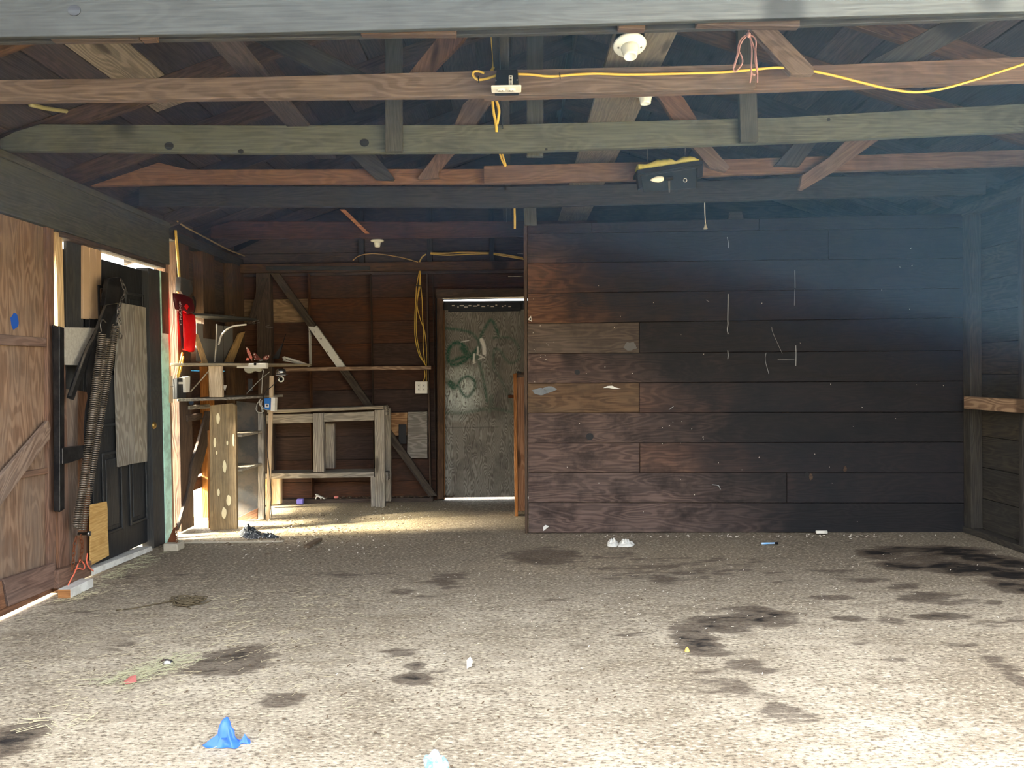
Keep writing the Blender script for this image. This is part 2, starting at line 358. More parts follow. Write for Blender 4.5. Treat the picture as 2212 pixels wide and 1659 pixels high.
box('window', (-10.5, 21.95, 1.4), (-9.3, 22.0, 2.6), M['charcoal'], hb, bevel=0)
tp = box('blue_tarp', (-12.5, 19.9, -0.06), (-7.6, 20.5, 1.75), M['cyan'], bevel=0.05, label='cyan tarp covered stack outside, seen through the gap in the left wall', cat='tarp')

# ------------------------------------------------------------------ floor with its oil stains
FX0, FX1, FY0, FY1 = -2.95, 3.75, 2.20, 7.75
stains = [(1175,1203,75,18,.85),(1125,1200,30,12,.5),(965,1253,52,18,.6),(872,1276,28,8,.65),(925,1287,45,4,.5),(505,1428,88,30,.95),(868,1408,40,9,.7),
 (898,1437,24,10,.95),(888,1467,42,14,.95),(955,1447,24,6,.75),(1015,1463,25,8,.4),(605,1513,45,17,.9),(25,1592,60,45,1.0),(1500,1378,46,32,1),(1560,1346,70,22,1),
 (1640,1330,66,20,1),(1530,1400,36,16,1),(1600,1436,50,12,.8),(1640,1448,50,10,.6),(1700,1336,40,10,.7),(1540,1412,60,6,.7),(1560,1475,70,28,.5),(1690,1538,60,20,.75),(1750,1552,20,5,.6),(1620,1500,60,14,.5),
 (1900,1197,50,10,1.1),(1960,1186,80,7,1.2),(2050,1190,80,10,1.3),(2120,1205,60,10,1.3),(2195,1218,60,12,1.3),(1950,1222,60,10,1.1),(2080,1226,90,15,1.3),(2180,1238,60,16,1.3),(2195,1268,50,16,1.2),
 (2010,1208,110,20,.7),(1800,1231,60,3,.7),(1880,1250,50,7,.6),(1950,1266,40,8,.7),(2000,1290,70,14,.75),(2090,1300,60,10,.6),(2040,1330,62,10,.95),(2200,1335,30,12,.7),
 (1840,1335,36,7,.95),(1920,1338,40,8,.7),(1790,1290,60,6,.7),(2145,1300,22,5,.9),(1720,1330,40,6,.6),(2080,1390,40,6,.6),(2140,1415,30,15,.55),(2170,1440,30,15,.5),(2205,1470,30,18,.6),
 (1870,1390,40,10,.5),(1930,1425,40,8,.55),(1880,1465,25,6,.4),(1980,1440,40,10,.4),(1450,1232,180,28,.5),(1440,1256,50,8,.65),(1230,1300,60,10,.4),(1250,1388,45,9,.45),(1370,1370,60,7,.5),(1330,1200,60,8,.5),
 (250,1392,50,14,.5),(180,1330,80,12,.35),(330,1247,120,10,.4),(700,1240,120,9,.4),(1900,1580,60,16,.3),(2100,1560,80,20,.35),(1760,1250,120,16,.4),(1600,1210,120,10,.4),(2130,1350,60,12,.5),(60,1470,60,12,.3),(200,1530,150,6,.3)]
SE = []
for cx_, cy_, rx_, ry_, s_ in stains:
    c = PZ(cx_, cy_); e = PZ(cx_ + rx_, cy_); f0 = PZ(cx_, cy_ - ry_); f1 = PZ(cx_, cy_ + ry_)
    SE.append((c.x, (f0.y + f1.y) / 2, abs(e.x - c.x), max(abs(f0.y - f1.y) / 2, 0.02), s_))
nx, ny = 270, 224
gx = np.linspace(FX0, FX1, nx); gy = np.linspace(FY0, FY1, ny); GX, GY = np.meshgrid(gx, gy)
ST = np.zeros_like(GX)
for cx_, cy_, a_, b_, s_ in SE:
    q = np.sqrt(((GX - cx_) / a_) ** 2 + ((GY - cy_) / b_) ** 2)
    ST = np.maximum(ST, s_ * np.clip(1.6 - q, 0, 1.0))
GR = np.exp(-(((GX + 1.7) / 1.1) ** 2 + ((GY - 6.6) / 0.8) ** 2))       # gravelly corner by the bench
HZ = np.zeros_like(GX)
for i in range(ny):
    for j in range(nx):
        HZ[i, j] = 0.006 * (mnoise.noise(Vector((GX[i, j] * 1.7, GY[i, j] * 1.7, 0))) - 0.3) + 0.003 * mnoise.noise(Vector((GX[i, j] * 9, GY[i, j] * 9, 3)))
HZ = np.minimum(HZ, 0.0)
V = np.stack([GX, GY, HZ], -1).reshape(-1, 3)
idx = np.arange(nx * ny).reshape(ny, nx)
Q = np.stack([idx[:-1, :-1], idx[:-1, 1:], idx[1:, 1:], idx[1:, :-1]], -1).reshape(-1, 4)
me = bpy.data.meshes.new('floor')
b0 = len(V); skirt = [(FX0, FY0, -0.15), (FX1, FY0, -0.15), (FX1, FY1, -0.15), (FX0, FY1, -0.15)]
Vl = V.tolist() + skirt
Fl = Q.tolist() + [[b0 + 3, b0 + 2, b0 + 1, b0]]
me.from_pydata(Vl, [], Fl); me.update()
DT = np.clip((GY - 3.5) / 1.3, 0, 1) * np.clip(1.15 - 1.3 * GR, 0, 1)      # tracked dirt, and dimming of the inner half put into the colour
for nm, arr in (('stain', ST), ('grit', GR), ('soil_and_dim', DT)):
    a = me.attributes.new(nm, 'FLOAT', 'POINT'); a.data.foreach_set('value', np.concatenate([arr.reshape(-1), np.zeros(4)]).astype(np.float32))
floor = bpy.data.objects.new('floor', me); COL.objects.link(floor); tag(floor, kind='structure'); ORG['floor'] = Vector((0, 0, 0))
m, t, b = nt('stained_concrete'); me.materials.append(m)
pos = N(t, 'ShaderNodeNewGeometry').outputs['Position']
st = N(t, 'ShaderNodeAttribute', attribute_name='stain').outputs['Fac']; gr = N(t, 'ShaderNodeAttribute', attribute_name='grit').outputs['Fac']
n_big = N(t, 'ShaderNodeTexNoise', {'Vector': pos, 'Scale': 1.2, 'Detail': 6.0, 'Roughness': 0.6}).outputs['Fac']
n_mid = N(t, 'ShaderNodeTexNoise', {'Vector': N(t, 'ShaderNodeMapping', {0: pos, 'Scale': (0.6, 1.5, 1)}).outputs[0], 'Scale': 7.0, 'Detail': 6.0, 'Roughness': 0.65}).outputs['Fac']
n_fin = N(t, 'ShaderNodeTexNoise', {'Vector': N(t, 'ShaderNodeMapping', {0: pos, 'Scale': (0.7, 1.2, 1)}).outputs[0], 'Scale': 70.0, 'Detail': 5.0, 'Roughness': 0.6}).outputs['Fac']
n_grit = N(t, 'ShaderNodeTexNoise', {'Vector': pos, 'Scale': 150.0, 'Detail': 2.0}).outputs['Fac']
c = mixc(t, mrange(t, n_big, 0.3, 0.7), S(138, 126, 106), S(178, 166, 144))
so = N(t, 'ShaderNodeAttribute', attribute_name='soil_and_dim').outputs['Fac']
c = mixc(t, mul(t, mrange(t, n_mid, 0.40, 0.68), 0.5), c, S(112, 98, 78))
c = mixc(t, mul(t, so, mrange(t, n_big, 0.25, 0.6, 0.45, 0.85)), c, S(112, 100, 84))  # darkens the far floor colour in place of light fall-off
pit = mrange(t, n_fin, 0.47, 0.38)
c = mixc(t, mul(t, pit, 0.75), c, S(84, 73, 58))
c = mixc(t, mul(t, mrange(t, n_fin, 0.54, 0.64), 0.5), c, S(216, 202, 172))
gp = mul(t, mrange(t, n_grit, 0.5, 0.42), mul(t, mrange(t, gr, 0.1, 0.6), 0.6)); c = mixc(t, gp, c, S(96, 80, 56))
gl = mul(t, mrange(t, n_grit, 0.52, 0.6), mul(t, mrange(t, gr, 0.1, 0.6), 0.6)); c = mixc(t, gl, c, S(226, 204, 150))
n_edge = N(t, 'ShaderNodeTexNoise', {'Vector': N(t, 'ShaderNodeMapping', {0: pos, 'Scale': (0.5, 1.6, 1)}).outputs[0], 'Scale': 16.0, 'Detail': 7.0, 'Roughness': 0.75}).outputs['Fac']
sf = mul(t, st, mul(t, mul(t, n_mid, 0.5, 'SUBTRACT'), 1.9), 'ADD')
sf = mul(t, sf, mul(t, mul(t, n_edge, 0.5, 'SUBTRACT'), 1.3), 'ADD')
sf = mul(t, sf, mul(t, mul(t, n_fin, 0.5, 'SUBTRACT'), 0.6), 'ADD')
sfm = mul(t, mrange(t, sf, 0.38, 0.66), 0.72)
c = mixc(t, sfm, c, S(70, 58, 48))
c = mixc(t, mul(t, mrange(t, sf, 0.95, 1.35), 0.92), c, S(22, 21, 22))
t.links.new(c, b.inputs['Base Color'])
rg = mrange(t, sf, 0.5, 1.2, 0.88, 0.62); t.links.new(rg, b.inputs['Roughness']); b.inputs['Specular IOR Level'].default_value = 0.25
hgt = mul(t, mul(t, n_fin, 0.6), mul(t, mul(t, n_mid, 1.2), mul(t, n_grit, mul(t, gr, 0.8)), 'ADD'), 'ADD')
bp = N(t, 'ShaderNodeBump', {'Height': hgt, 'Strength': 0.8, 'Distance': 0.014}); t.links.new(bp.outputs[0], b.inputs['Normal'])

hz_m = bpy.data.materials.new('thin_veil_haze'); hz_m.use_nodes = True; hz_t = hz_m.node_tree; hz_t.nodes.clear()
hz_o = hz_t.nodes.new('ShaderNodeOutputMaterial'); hz_v = hz_t.nodes.new('ShaderNodeVolumeScatter')
hz_v.inputs['Color'].default_value = (0.30, 0.62, 1.0, 1); hz_v.inputs['Density'].default_value = 0.016; hz_v.inputs['Anisotropy'].default_value = 0.0
hz_t.links.new(hz_v.outputs[0], hz_o.inputs['Volume'])
prism('haze', [(XL + .01, 2.2, 1.85), (0.3, 2.2, 1.68), (XR - .01, 2.2, 0.98), (XR - .01, 2.2, 2.55), (XM, 2.2, 3.55), (XL + .01, 2.2, 2.55)], (0, YB - 2.3, 0), hz_m, None, grain=None, bevel=0, kind='stuff', label='thin bluish veil of haze added in the air under the roof', cat='haze')  # haze volume added for the bluish glare veil, thicker to the right

# ------------------------------------------------------------------ roof: rafters and deck boards
SL = 0.34; ZR0 = 2.52
roof = empty('ceiling', (XM, 5.0, ZP), kind='structure')
trY = [2.60, 3.22, 4.04, 4.68, 5.38, 6.0, 6.55, 7.1]
for Y in trY:
    for sgn in (-1, 1):
        x_e = XM + sgn * (XM - XL + 0.72)
        z = lambda x: ZR0 + SL * ((XM - XL) - abs(x - XM))
        pts = [(x_e, Y, z(x_e)), (XM + sgn * 0.01, Y, z(XM)), (XM + sgn * 0.01, Y, z(XM) + 0.11), (x_e, Y, z(x_e) + 0.11)]
        prism('rafter', pts, (0, 0.04, 0), W['deck'] if Y > 5 else W['stud'], roof, grain=(1, 0, -SL * sgn))
box('ridge_board', (XM - 0.01, 2.3, ZR0 + SL * (XM - XL) + 0.0), (XM + 0.01, 7.7, ZR0 + SL * (XM - XL) + 0.14), W['joist_dark'], roof)
nrm = {}
for sgn in (-1, 1):
    x = 0.02; k = 0
    span = (XM - XL) + 0.72  # overhang lengthened to shade the slit above the black door
    edges = [0.02]
    while edges[-1] < span: edges.append(edges[-1] + R.choice((0.235, 0.235, 0.24, 0.19)))
    if sgn < 0:   # one pale board at its measured place
        d0, d1 = XM + 1.87, XM + 2.09
        edges = [e for e in edges if e < d0 - 0.12 or e > d1 + 0.12] + [d0, d1]; edges.sort()
    for a, bq in zip(edges, edges[1:]):
        pale = sgn < 0 and abs(a - (XM + 1.87)) < 0.01
        cuts = [2.25] + sorted(R.uniform(3.0, 7.0) for _ in range(R.choice((0, 1, 1)))) + [7.75]
        if pale: cuts = [2.25, 4.4, 7.75]
        for i, (y0, y1) in enumerate(zip(cuts, cuts[1:])):
            z = lambda x: ZR0 + 0.112 + SL * ((XM - XL) - x) + R.uniform(0, 0.004)
            g = 0.004
            pts = [(XM + sgn * (a + g), y0 + .002, z(a + g)), (XM + sgn * (bq - g), y0 + .002, z(bq - g)), (XM + sgn * (bq - g), y1 - .002, z(bq - g)), (XM + sgn * (a + g), y1 - .002, z(a + g))]
            prism('roof_board', pts, (0, 0, 0.02), W['deck_light'] if pale and i == 0 else W['deck'], roof, grain=(0, 1, 0))
for sgn in (-1, 1):
    xf = XM + sgn * 3.84; box('shade_fascia', (min(xf, xf + sgn * .02), 2.15, 2.33), (max(xf, xf + sgn * .02), 7.85, 2.40), W['joist_dark'], roof)  # added with the long overhang to keep sun out of the wall slits
for sgn in (-1, 1):   # felt and shingles above
    pts = [(XM, 2.15, ZR0 + 0.145 + SL * (XM - XL)), (XM + sgn * 3.86, 2.15, ZR0 + 0.145 + SL * (XM - XL - 3.86)), (XM + sgn * 3.86, 7.85, ZR0 + 0.145 + SL * (XM - XL - 3.86)), (XM, 7.85, ZR0 + 0.145 + SL * (XM - XL))]
    prism('roofing', pts, (0, 0, 0.02), M['roofing'], roof, bevel=0)

box('eave_light_stop', (XL - .12, 2.3, 2.465), (XL - .10, 7.7, 2.66), W['deck'], roof)  # boards added to stop daylight leaking in at the eaves
box('eave_light_stop', (XR + .12, 2.3, 2.505), (XR + .14, 7.7, 2.66), W['deck'], roof)
# ------------------------------------------------------------------ ceiling joists, struts, planks
def joist(px_top, px_bot, Y, th, mat, nm='ceiling_joist'):
    return fbY(nm, list(px_top) + list(reversed(px_bot)), Y, th, mat, roof)
# header over the garage opening, two skins with blocks between
fbY('header_board', [(-260, -150), (1100, -170), (2480, -190), (2480, 18), (1600, 42), (1100, 58), (500, 73), (0, 80), (-260, 82)], 2.54, 0.02, W['header'], roof)
fbY('header_board', [(-260, -120), (1100, -140), (2480, -160), (2480, 27), (1600, 60), (1100, 74), (500, 84), (0, 92), (-260, 94)], 2.60, 0.022, W['joist_dark'], roof)
for x0, x1, y0, y1 in ((109, 300, 78, 90), (302, 334, 77, 89), (779, 985, 64, 79), (1336, 1394, 50, 68), (1506, 1728, 42, 62)):
    fbY('header_block', [(x0, -100), (x1, -100), (x1, y1 - 5), (x0, y0 + 5 + (y1 - y0) * .3)], 2.565, 0.033, W['stud'], roof)
joist([(-260, 176), (0, 172), (560, 166), (1065, 152), (1632, 138)], [(-260, 222), (0, 218), (560, 211), (1045, 207), (1632, 190)], 3.18, 0.04, W['joist_brown'])
joist([(1045, 158), (1640, 146), (2480, 112)], [(1045, 212), (1600, 196), (2480, 164)], 3.225, 0.04, W['joist_red'])
joist([(0, 300), (30, 285), (85, 268), (560, 271), (1100, 269), (1700, 253), (2212, 224), (2400, 214)], [(0, 325), (30, 325), (85, 326), (560, 330), (1100, 328), (1700, 307), (2212, 283), (2400, 273)], 4.0, 0.04, W['joist_green'])
joist([(196, 401), (342, 351), (405, 366), (1060, 365), (1200, 364)], [(196, 402), (342, 398), (405, 397), (1060, 396), (1200, 394)], 4.67, 0.04, W['joist_red'])
joist([(1045, 358), (1378, 350), (1600, 343), (2212, 323), (2300, 320)], [(1045, 396), (1378, 389), (1600, 377), (2212, 357), (2300, 354)], 4.625, 0.04, W['joist_red'])
joist([(300, 402), (1100, 403), (1400, 396), (1720, 383), (2130, 374)], [(300, 445), (1100, 448), (1400, 440), (1700, 430), (2130, 419)], 5.33, 0.04, W['joist_dark'])
joist([(455, 490), (500, 478), (927, 479), (1290, 476)], [(455, 514), (500, 516), (927, 514), (1290, 509)], 6.45, 0.04, W['back'])
# web struts and posts of the trusses: (pixel polygon, depth, material)
for px, Y, mt in (
    ([(965, 0), (1060, 0), (1000, 87), (930, 158), (883, 158), (940, 87)], 3.27, 'joist_red'),
    ([(470, 40), (560, 40), (793, 160), (793, 175), (730, 175), (540, 80)], 3.27, 'joist_dark'),
    ([(1090, 150), (1130, 150), (1056, 225), (1018, 285), (975, 285), (1000, 225)], 4.05, 'joist_red'),
    ([(990, 270), (1034, 270), (978, 333), (946, 372), (948, 384), (906, 387), (901, 385)], 4.625, 'joist_red'),
    ([(660, 270), (730, 270), (810, 333), (852, 385), (848, 389), (812, 387), (754, 333)], 4.625, 'joist_dark'),
    ([(1560, 0), (1616, 0), (1685, 69), (1758, 145), (1758, 160), (1710, 160), (1628, 69)], 3.15, 'joist_brown'),
    ([(1360, 150), (1410, 150), (1478, 212), (1520, 280), (1470, 285), (1424, 212)], 4.05, 'joist_red'),
    ([(1440, 260), (1490, 260), (1545, 325), (1577, 361), (1568, 371), (1533, 362), (1497, 319)], 4.58, 'joist_red'),
    ([(2150, -20), (2230, 0), (2110, 60), (1960, 140), (1950, 160), (1830, 160), (2026, 53)], 3.27, 'joist_dark'),
    ([(1885, 260), (1960, 260), (1896, 304), (1800, 372), (1735, 410), (1727, 408), (1733, 378), (1790, 340), (1830, 302)], 4.58, 'joist_red'),
    ([(1790, 260), (1830, 260), (1766, 306), (1727, 359), (1674, 357), (1719, 306)], 4.58, 'joist_dark'),
    ([(733, 452), (745, 452), (797, 503), (787, 503)], 6.40, 'lean')):
    g = PY(px[0][0], px[0][1], Y) - PY(px[-3][0], px[-3][1], Y)
    fbY('strut', px, Y, 0.035, W[mt], roof, grain=g)
fbY('hanger_post', rect(832, -60, 868, 326), 3.96, 0.038, W['joist_grey'], roof, grain=(0, 0, 1))
fbY('hanger_post', [(1590, -60), (1628, -60), (1638, 305), (1600, 306)], 3.96, 0.038, W['joist_grey'], roof, grain=(0, 0, 1))
fbY('hanger_post', rect(1138, -60, 1174, 337), 4.06, 0.038, W['joist_grey'], roof, grain=(0, 0, 1))
fbY('hanger_post', [(1131, 449), (1158, 449), (1160, 486), (1133, 486)], 5.78, 0.038, W['joist_grey'], roof, grain=(0, 0, 1))
for x, y, r, Y in ((365, 315, 10, 3.998), (787, 308, 10, 3.998), (520, 327, 6, 3.998), (160, 22, 14, 2.538), (1497, 178, 9, 3.223), (1180, 322, 3, 3.998), (1790, 258, 4, 3.998)):
    fbY('knot', [(x + r * math.cos(q * math.pi / 8), y + r * .85 * math.sin(q * math.pi / 8)) for q in range(16)], Y, .004, W['dark'], roof, bevel=0)
zt = 2.615
box('ceiling_plank', (0.42, 2.66, zt), (0.67, 6.6, zt + 0.02), W['plank_light'], roof)
box('ceiling_rail', (-0.068, 2.66, zt - 0.005), (0.0, 6.6, zt + 0.035), W['joist_dark'], roof)
box('ceiling_rail', (-0.04, 2.66, zt - 0.03), (-0.036, 6.6, zt - 0.005), M['black_metal'], roof)
box('ceiling_board', (-1.20, 2.7, zt + 0.0), (-1.08, 4.6, zt + 0.02), W['deck'], roof)

# ------------------------------------------------------------------ back wall
wb = empty('wall_back', (-0.9, YB, 0), kind='structure')
zrow = [PY(800, y, YB).z for y in (1092, 1040, 992, 941, 890, 842, 792, 742, 694, 643, 594, 545)]
zrow += [zrow[-1] + 0.235 * i for i in range(1, 6)]
x0b, x1b = XL - 0.12, PY(944, 900, YB).x
for i, (z0, z1) in enumerate(zip(zrow, zrow[1:])):
    z0 = max(z0, 0.0)
    cuts = [x0b] + ([PY(668, 700, YB).x] if i in (4, 8, 9, 3) else [PY(804, 700, YB).x] if i in (1, 6) else []) + [x1b if z1 < 2.1 else 3.6]
    for j, (xa, xb_) in enumerate(zip(cuts, cuts[1:])):
        mt = W['back_light'] if (i == 8 and j == 0) else W['back']
        if z1 > 2.46:   # gable follows the roof
            lim = lambda x: ZR0 + 0.10 + SL * ((XM - XL) - abs(x - XM))
            if z0 + 0.02 > lim(XM): continue
            hw = (XM - XL) + (ZR0 + 0.10 - z0) / SL
            hw1 = max((XM - XL) + (ZR0 + 0.10 - z1) / SL, 0.05)
            if j: continue
            a = max(XM - hw, x0b); a1 = max(XM - hw1, x0b); c1 = min(XM + hw1, 3.6); c0 = min(XM + hw, 3.6)
            prism('siding_board', [(a, YB, z0 + .002), (c0, YB, z0 + .002), (c1, YB, z1 - .002), (a1, YB, z1 - .002)], (0, .02, 0), W['deck'], wb); continue
        box('siding_board', (xa + .0015, YB + R.uniform(0, .003), z0 + .002), (xb_ - .0015, YB + .022, z1 - .002), mt, wb)
box('siding_board', (PY(944, 640, YB).x, YB, 2.085), (3.6, YB + .022, 2.19), W['back'], wb)
for i in range(9): box('siding_board', (0.16, YB, 0.235 * i + .002), (3.6, YB + .022, min(0.235 * (i + 1), 2.084) - .002), W['back'], wb)
YS = YB - 0.09
def stud(x0, x1, y0, y1, mt, dep=0.085, nm='stud', zbot=None):
    a = PY(x0, y0, YS); c = PY(x1, y1, YS)
    return box(nm, (a.x, YS + (0.09 - dep), c.z if zbot is None else zbot), (c.x, YB - .001, a.z), mt, wb, grain=(0, 0, 1))
zpt = PY(800, 567, YS).z
box('top_plate', (XL, YS, zpt - 0.085), (PY(1180, 575, YS).x, YB - .001, zpt), W['stud'], wb)
fbY('top_plate', [(574, 575), (799, 575), (799, 583), (574, 584)], YS - .022, 0.02, W['joist_dark'], wb)
box('bottom_plate', (XL, YS, 0), (PY(935, 1075, YS).x, YB - .001, 0.04), W['stud'], wb)
pwm = wood('stud_with_white_paint', S(60, 40, 28), S(104, 74, 54), None, 0, 0.1, ring=0.4, dirt=0.3, zmask=(PY(670, 790, YS).z, PY(670, 706, YS).z, S(206, 206, 198)))
stud(664, 674, 590, 1076, pwm); stud(799, 808, 590, 1076, W['stud']); stud(552, 592, 590, 1076, W['stud'])
stud(920, 931, 590, 1076, W['stud']); stud(933, 942, 590, 1076, W['stud'], 0.05)
for x0, x1 in ((772, 784), (921, 932), (1056, 1067)):
    a = PY(x0, 500, YS); c = PY(x1, 500, YS); box('gable_stud', (a.x, YS + .03, zpt), (c.x, YB - .001, ZR0 + SL * ((XM - XL) - abs(a.x - XM))), W['joist_dark'], wb, grain=(0, 0, 1))
bwm = wood('brace_with_white_paint', S(44, 38, 34), S(80, 72, 62), S(96, 84, 70), .3, 0.05, ring=0.4, dirt=0.3, zmask=(PY(727, 793, YS).z, PY(675, 705, YS).z, S(206, 206, 198)))
fbY('diagonal_brace', [(583, 590), (603, 590), (945, 1072), (926, 1072)], YS - 0.003, 0.045, bwm, wb, grain=(1, 0, -1.3))
fbY('diagonal_brace', [(563, 600), (578, 600), (548, 700), (533, 700)], YS - 0.003, 0.03, W['stud'], wb, grain=(.3, 0, 1))
fbY('ledger', [(612, 794), (931, 790), (931, 798), (612, 802)], YS - 0.024, 0.022, W['ledger'], wb)
box('header', (PY(942, 626, YS).x, YS, PY(1000, 643, YS).z), (0.35, YB, PY(1000, 624, YS).z), W['stud'], wb)
fbY('plywood_patch', [(881, 890), (923, 889), (923, 990), (879, 990)], YS + .04, 0.012, W['ply_patch'], wb, grain=(1, 0, 0))
fbY('plywood_patch', [(843, 892), (880, 891), (879, 940), (843, 941)], YS + .05, 0.012, W['ledger'], wb, grain=(1, 0, 0))
fbY('black_plate', rect(861, 917, 878, 959), YS + .03, 0.006, M['black'], wb)

box('light_stop_sheet', (XL - .14, YB + .023, -.05), (PY(957, 900, YB).x, YB + .03, 2.5), M['black'], wb, bevel=0)  # black sheets added behind the siding to stop sun leaks
box('light_stop_sheet', (PY(957, 640, YB).x, YB + .023, PY(1040, 646, YB).z), (3.6, YB + .03, 2.5), M['black'], wb, bevel=0)
box('light_stop_sheet', (PY(1150, 640, YB).x, YB + .023, -.05), (3.6, YB + .03, 2.10), M['black'], wb, bevel=0)
prism('gable_light_stop', [(XM - 3.82, YB + .024, 2.20), (XM + 3.82, YB + .024, 2.20), (XM + 3.82, YB + .024, 2.45), (XM, YB + .024, 3.74), (XM - 3.82, YB + .024, 2.45)], (0, .01, 0), M['black'], wb, bevel=0)  # added black sheet, closes light leaks under the roof slope
# door_1 : plywood door with green graffiti
D = empty('door_1', PY(1040, 1080, YB), kind='structure')
Yd = YB + 0.005
da, dc = PY(957, 1076, Yd), PY(1180, 668, Yd)
zb, zt_d = 0.022, PY(1040, 668, Yd).z
nxg, nzg = 150, 340
gx = np.linspace(da.x, dc.x, nxg); gz = np.linspace(zb, zt_d, nzg); DX, DZ = np.meshgrid(gx, gz)
pxs = 1109 + DX * F / Yd; pzs = 811 - (DZ - HC) * F / Yd      # drawing grid on the door, one unit = 4.7 mm
def stroke(P, wd, soft=1.6):
    d = np.full(DX.shape, 1e9)
    P = catmull([(a, b, 0) for a, b in P], 5)
    for p, q in zip(P, P[1:]):
        vx, vy = q.x - p.x, q.y - p.y; L = vx * vx + vy * vy + 1e-9
        tt = np.clip(((pxs - p.x) * vx + (pzs - p.y) * vy) / L, 0, 1)
        d = np.minimum(d, np.hypot(pxs - p.x - vx * tt, pzs - p.y - vy * tt))
    return np.clip((wd / 2 + soft - d) / (2 * soft), 0, 1)
G = np.zeros_like(DX)
for P, wd, s in (([(958, 711), (980, 713), (1005, 717), (1022, 724), (1034, 738)], 5, .85), ([(1038, 736), (1044, 720), (1053, 706), (1062, 695), (1070, 705), (1078, 727)], 6, .9),
    ([(1068, 733), (1085, 732), (1102, 734), (1116, 745), (1123, 765), (1118, 782), (1102, 788), (1090, 776), (1082, 762), (1070, 758), (1066, 775), (1067, 800)], 5, .6),
    ([(1008, 756), (998, 745), (984, 743), (973, 752), (968, 768), (970, 784), (980, 790), (995, 787), (1008, 778), (1022, 768), (1033, 755)], 8, 1), ([(975, 784), (990, 777), (1005, 773)], 8, .9), ([(1000, 755), (1012, 768), (1024, 775)], 13, .9),
    ([(1034, 736), (1036, 755), (1032, 775), (1038, 795), (1043, 815), (1047, 840), (1051, 870)], 5, .8), ([(972, 834), (978, 842), (988, 834), (996, 822), (1010, 816), (1022, 822), (1026, 836), (1018, 852), (1008, 860), (998, 852), (988, 834)], 5, 1), ([(972, 830), (980, 838)], 14, .9),
    ([(960, 818), (970, 826), (978, 838)], 5, .5), ([(962, 893), (1000, 894), (1060, 886), (1110, 896)], 7, .4), ([(1068, 800), (1085, 830), (1098, 860), (1108, 890), (1112, 905)], 6, .35), ([(1058, 890), (1062, 860)], 10, .3)):
    G = np.maximum(G, s * stroke(P, wd, 2.6))
WH = np.zeros_like(DX)
for cx_, cy_, a_, b_, s_ in ((1000, 812, 34, 18, .75), (1008, 838, 16, 17, 1.4), (995, 862, 38, 28, 1.0), (1035, 820, 30, 40, .25), (985, 905, 20, 8, .3), (965, 1010, 8, 60, .15)):
    WH = np.maximum(WH, s_ * np.clip(1.5 - np.hypot((pxs - cx_) / a_, (pzs - cy_) / b_), 0, 1))
FL = np.zeros_like(DX)
for P, wd in (([(1041, 737), (1046, 750), (1047, 766)], 8), ([(1033, 753), (1033, 766)], 3), ([(1025, 768), (1024, 784)], 4), ([(1031, 768), (1040, 772), (1048, 777)], 2), ([(1034, 779), (1044, 775)], 2), ([(1048, 764), (1049, 772)], 2), ([(1022, 788), (1027, 786)], 2), ([(997, 741), (1014, 738)], 1.5)):
    FL = np.maximum(FL, stroke(P, wd, 0.8))
SK = np.clip(stroke([(960, 925), (1000, 926), (1040, 926), (1075, 926)], 1.2, .8) * .7, 0, 1) + np.clip(stroke([(958, 668), (1180, 668)], 8, 1), 0, 1) * 0
V = [(x, Yd, z) for x, z in zip(DX.reshape(-1), DZ.reshape(-1))]
idx = np.arange(nxg * nzg).reshape(nzg, nxg); Q = np.stack([idx[:-1, :-1], idx[:-1, 1:], idx[1:, 1:], idx[1:, :-1]], -1).reshape(-1, 4).tolist()
nb = len(V); V += [(da.x, Yd + .03, zb), (dc.x, Yd + .03, zb), (dc.x, Yd + .03, zt_d), (da.x, Yd + .03, zt_d)]
c00, c10, c11, c01 = 0, nxg - 1, nxg * nzg - 1, nxg * (nzg - 1)
Q += [[nb + 3, nb + 2, nb + 1, nb], [c00, nb, nb + 1, c10], [c10, nb + 1, nb + 2, c11], [c11, nb + 2, nb + 3, c01], [c01, nb + 3, nb, c00]]
m, t, b = nt('graffitied_plywood')
dp = mk('door_panel', V, Q, m, D, grain=(0, 0, 1))
for nm, arr in (('green', G), ('white', WH), ('flake', FL), ('seam', SK)):
    a = dp.data.attributes.new(nm, 'FLOAT', 'POINT'); a.data.foreach_set('value', np.concatenate([arr.reshape(-1), np.zeros(4)]).astype(np.float32))
A = lambda n: N(t, 'ShaderNodeAttribute', attribute_name=n).outputs['Fac']
gc = N(t, 'ShaderNodeAttribute', attribute_name='gc').outputs['Vector']
wp = N(t, 'ShaderNodeTexNoise', {'Vector': N(t, 'ShaderNodeMapping', {0: gc, 'Scale': (1.5, 5, 5)}).outputs[0], 'Scale': 1.5, 'Detail': 2.0}).outputs['Color']
wq = N(t, 'ShaderNodeVectorMath', {0: gc, 1: N(t, 'ShaderNodeVectorMath', {0: wp, 1: (0, .35, .35)}, operation='MULTIPLY').outputs[0]}, operation='ADD').outputs[0]
rg_ = N(t, 'ShaderNodeTexWave', {'Vector': N(t, 'ShaderNodeMapping', {0: wq, 'Scale': (.3, 1, 1)}).outputs[0], 'Scale': 22.0, 'Distortion': 4.0, 'Detail': 2.0}, bands_direction='Y').outputs['Fac']
nz = N(t, 'ShaderNodeTexNoise', {'Vector': gc, 'Scale': 4.0, 'Detail': 6.0, 'Roughness': .65}).outputs['Fac']
nf = N(t, 'ShaderNodeTexNoise', {'Vector': gc, 'Scale': 60.0, 'Detail': 3.0}).outputs['Fac']
c = mixc(t, rg_, S(104, 97, 84), S(150, 144, 130)); c = mixc(t, mul(t, mrange(t, nz, .42, .7), .6), c, S(70, 62, 52))
brk = mul(t, mrange(t, rg_, .3, .7), mul(t, mrange(t, nf, .35, .6), .6), 'ADD', True)
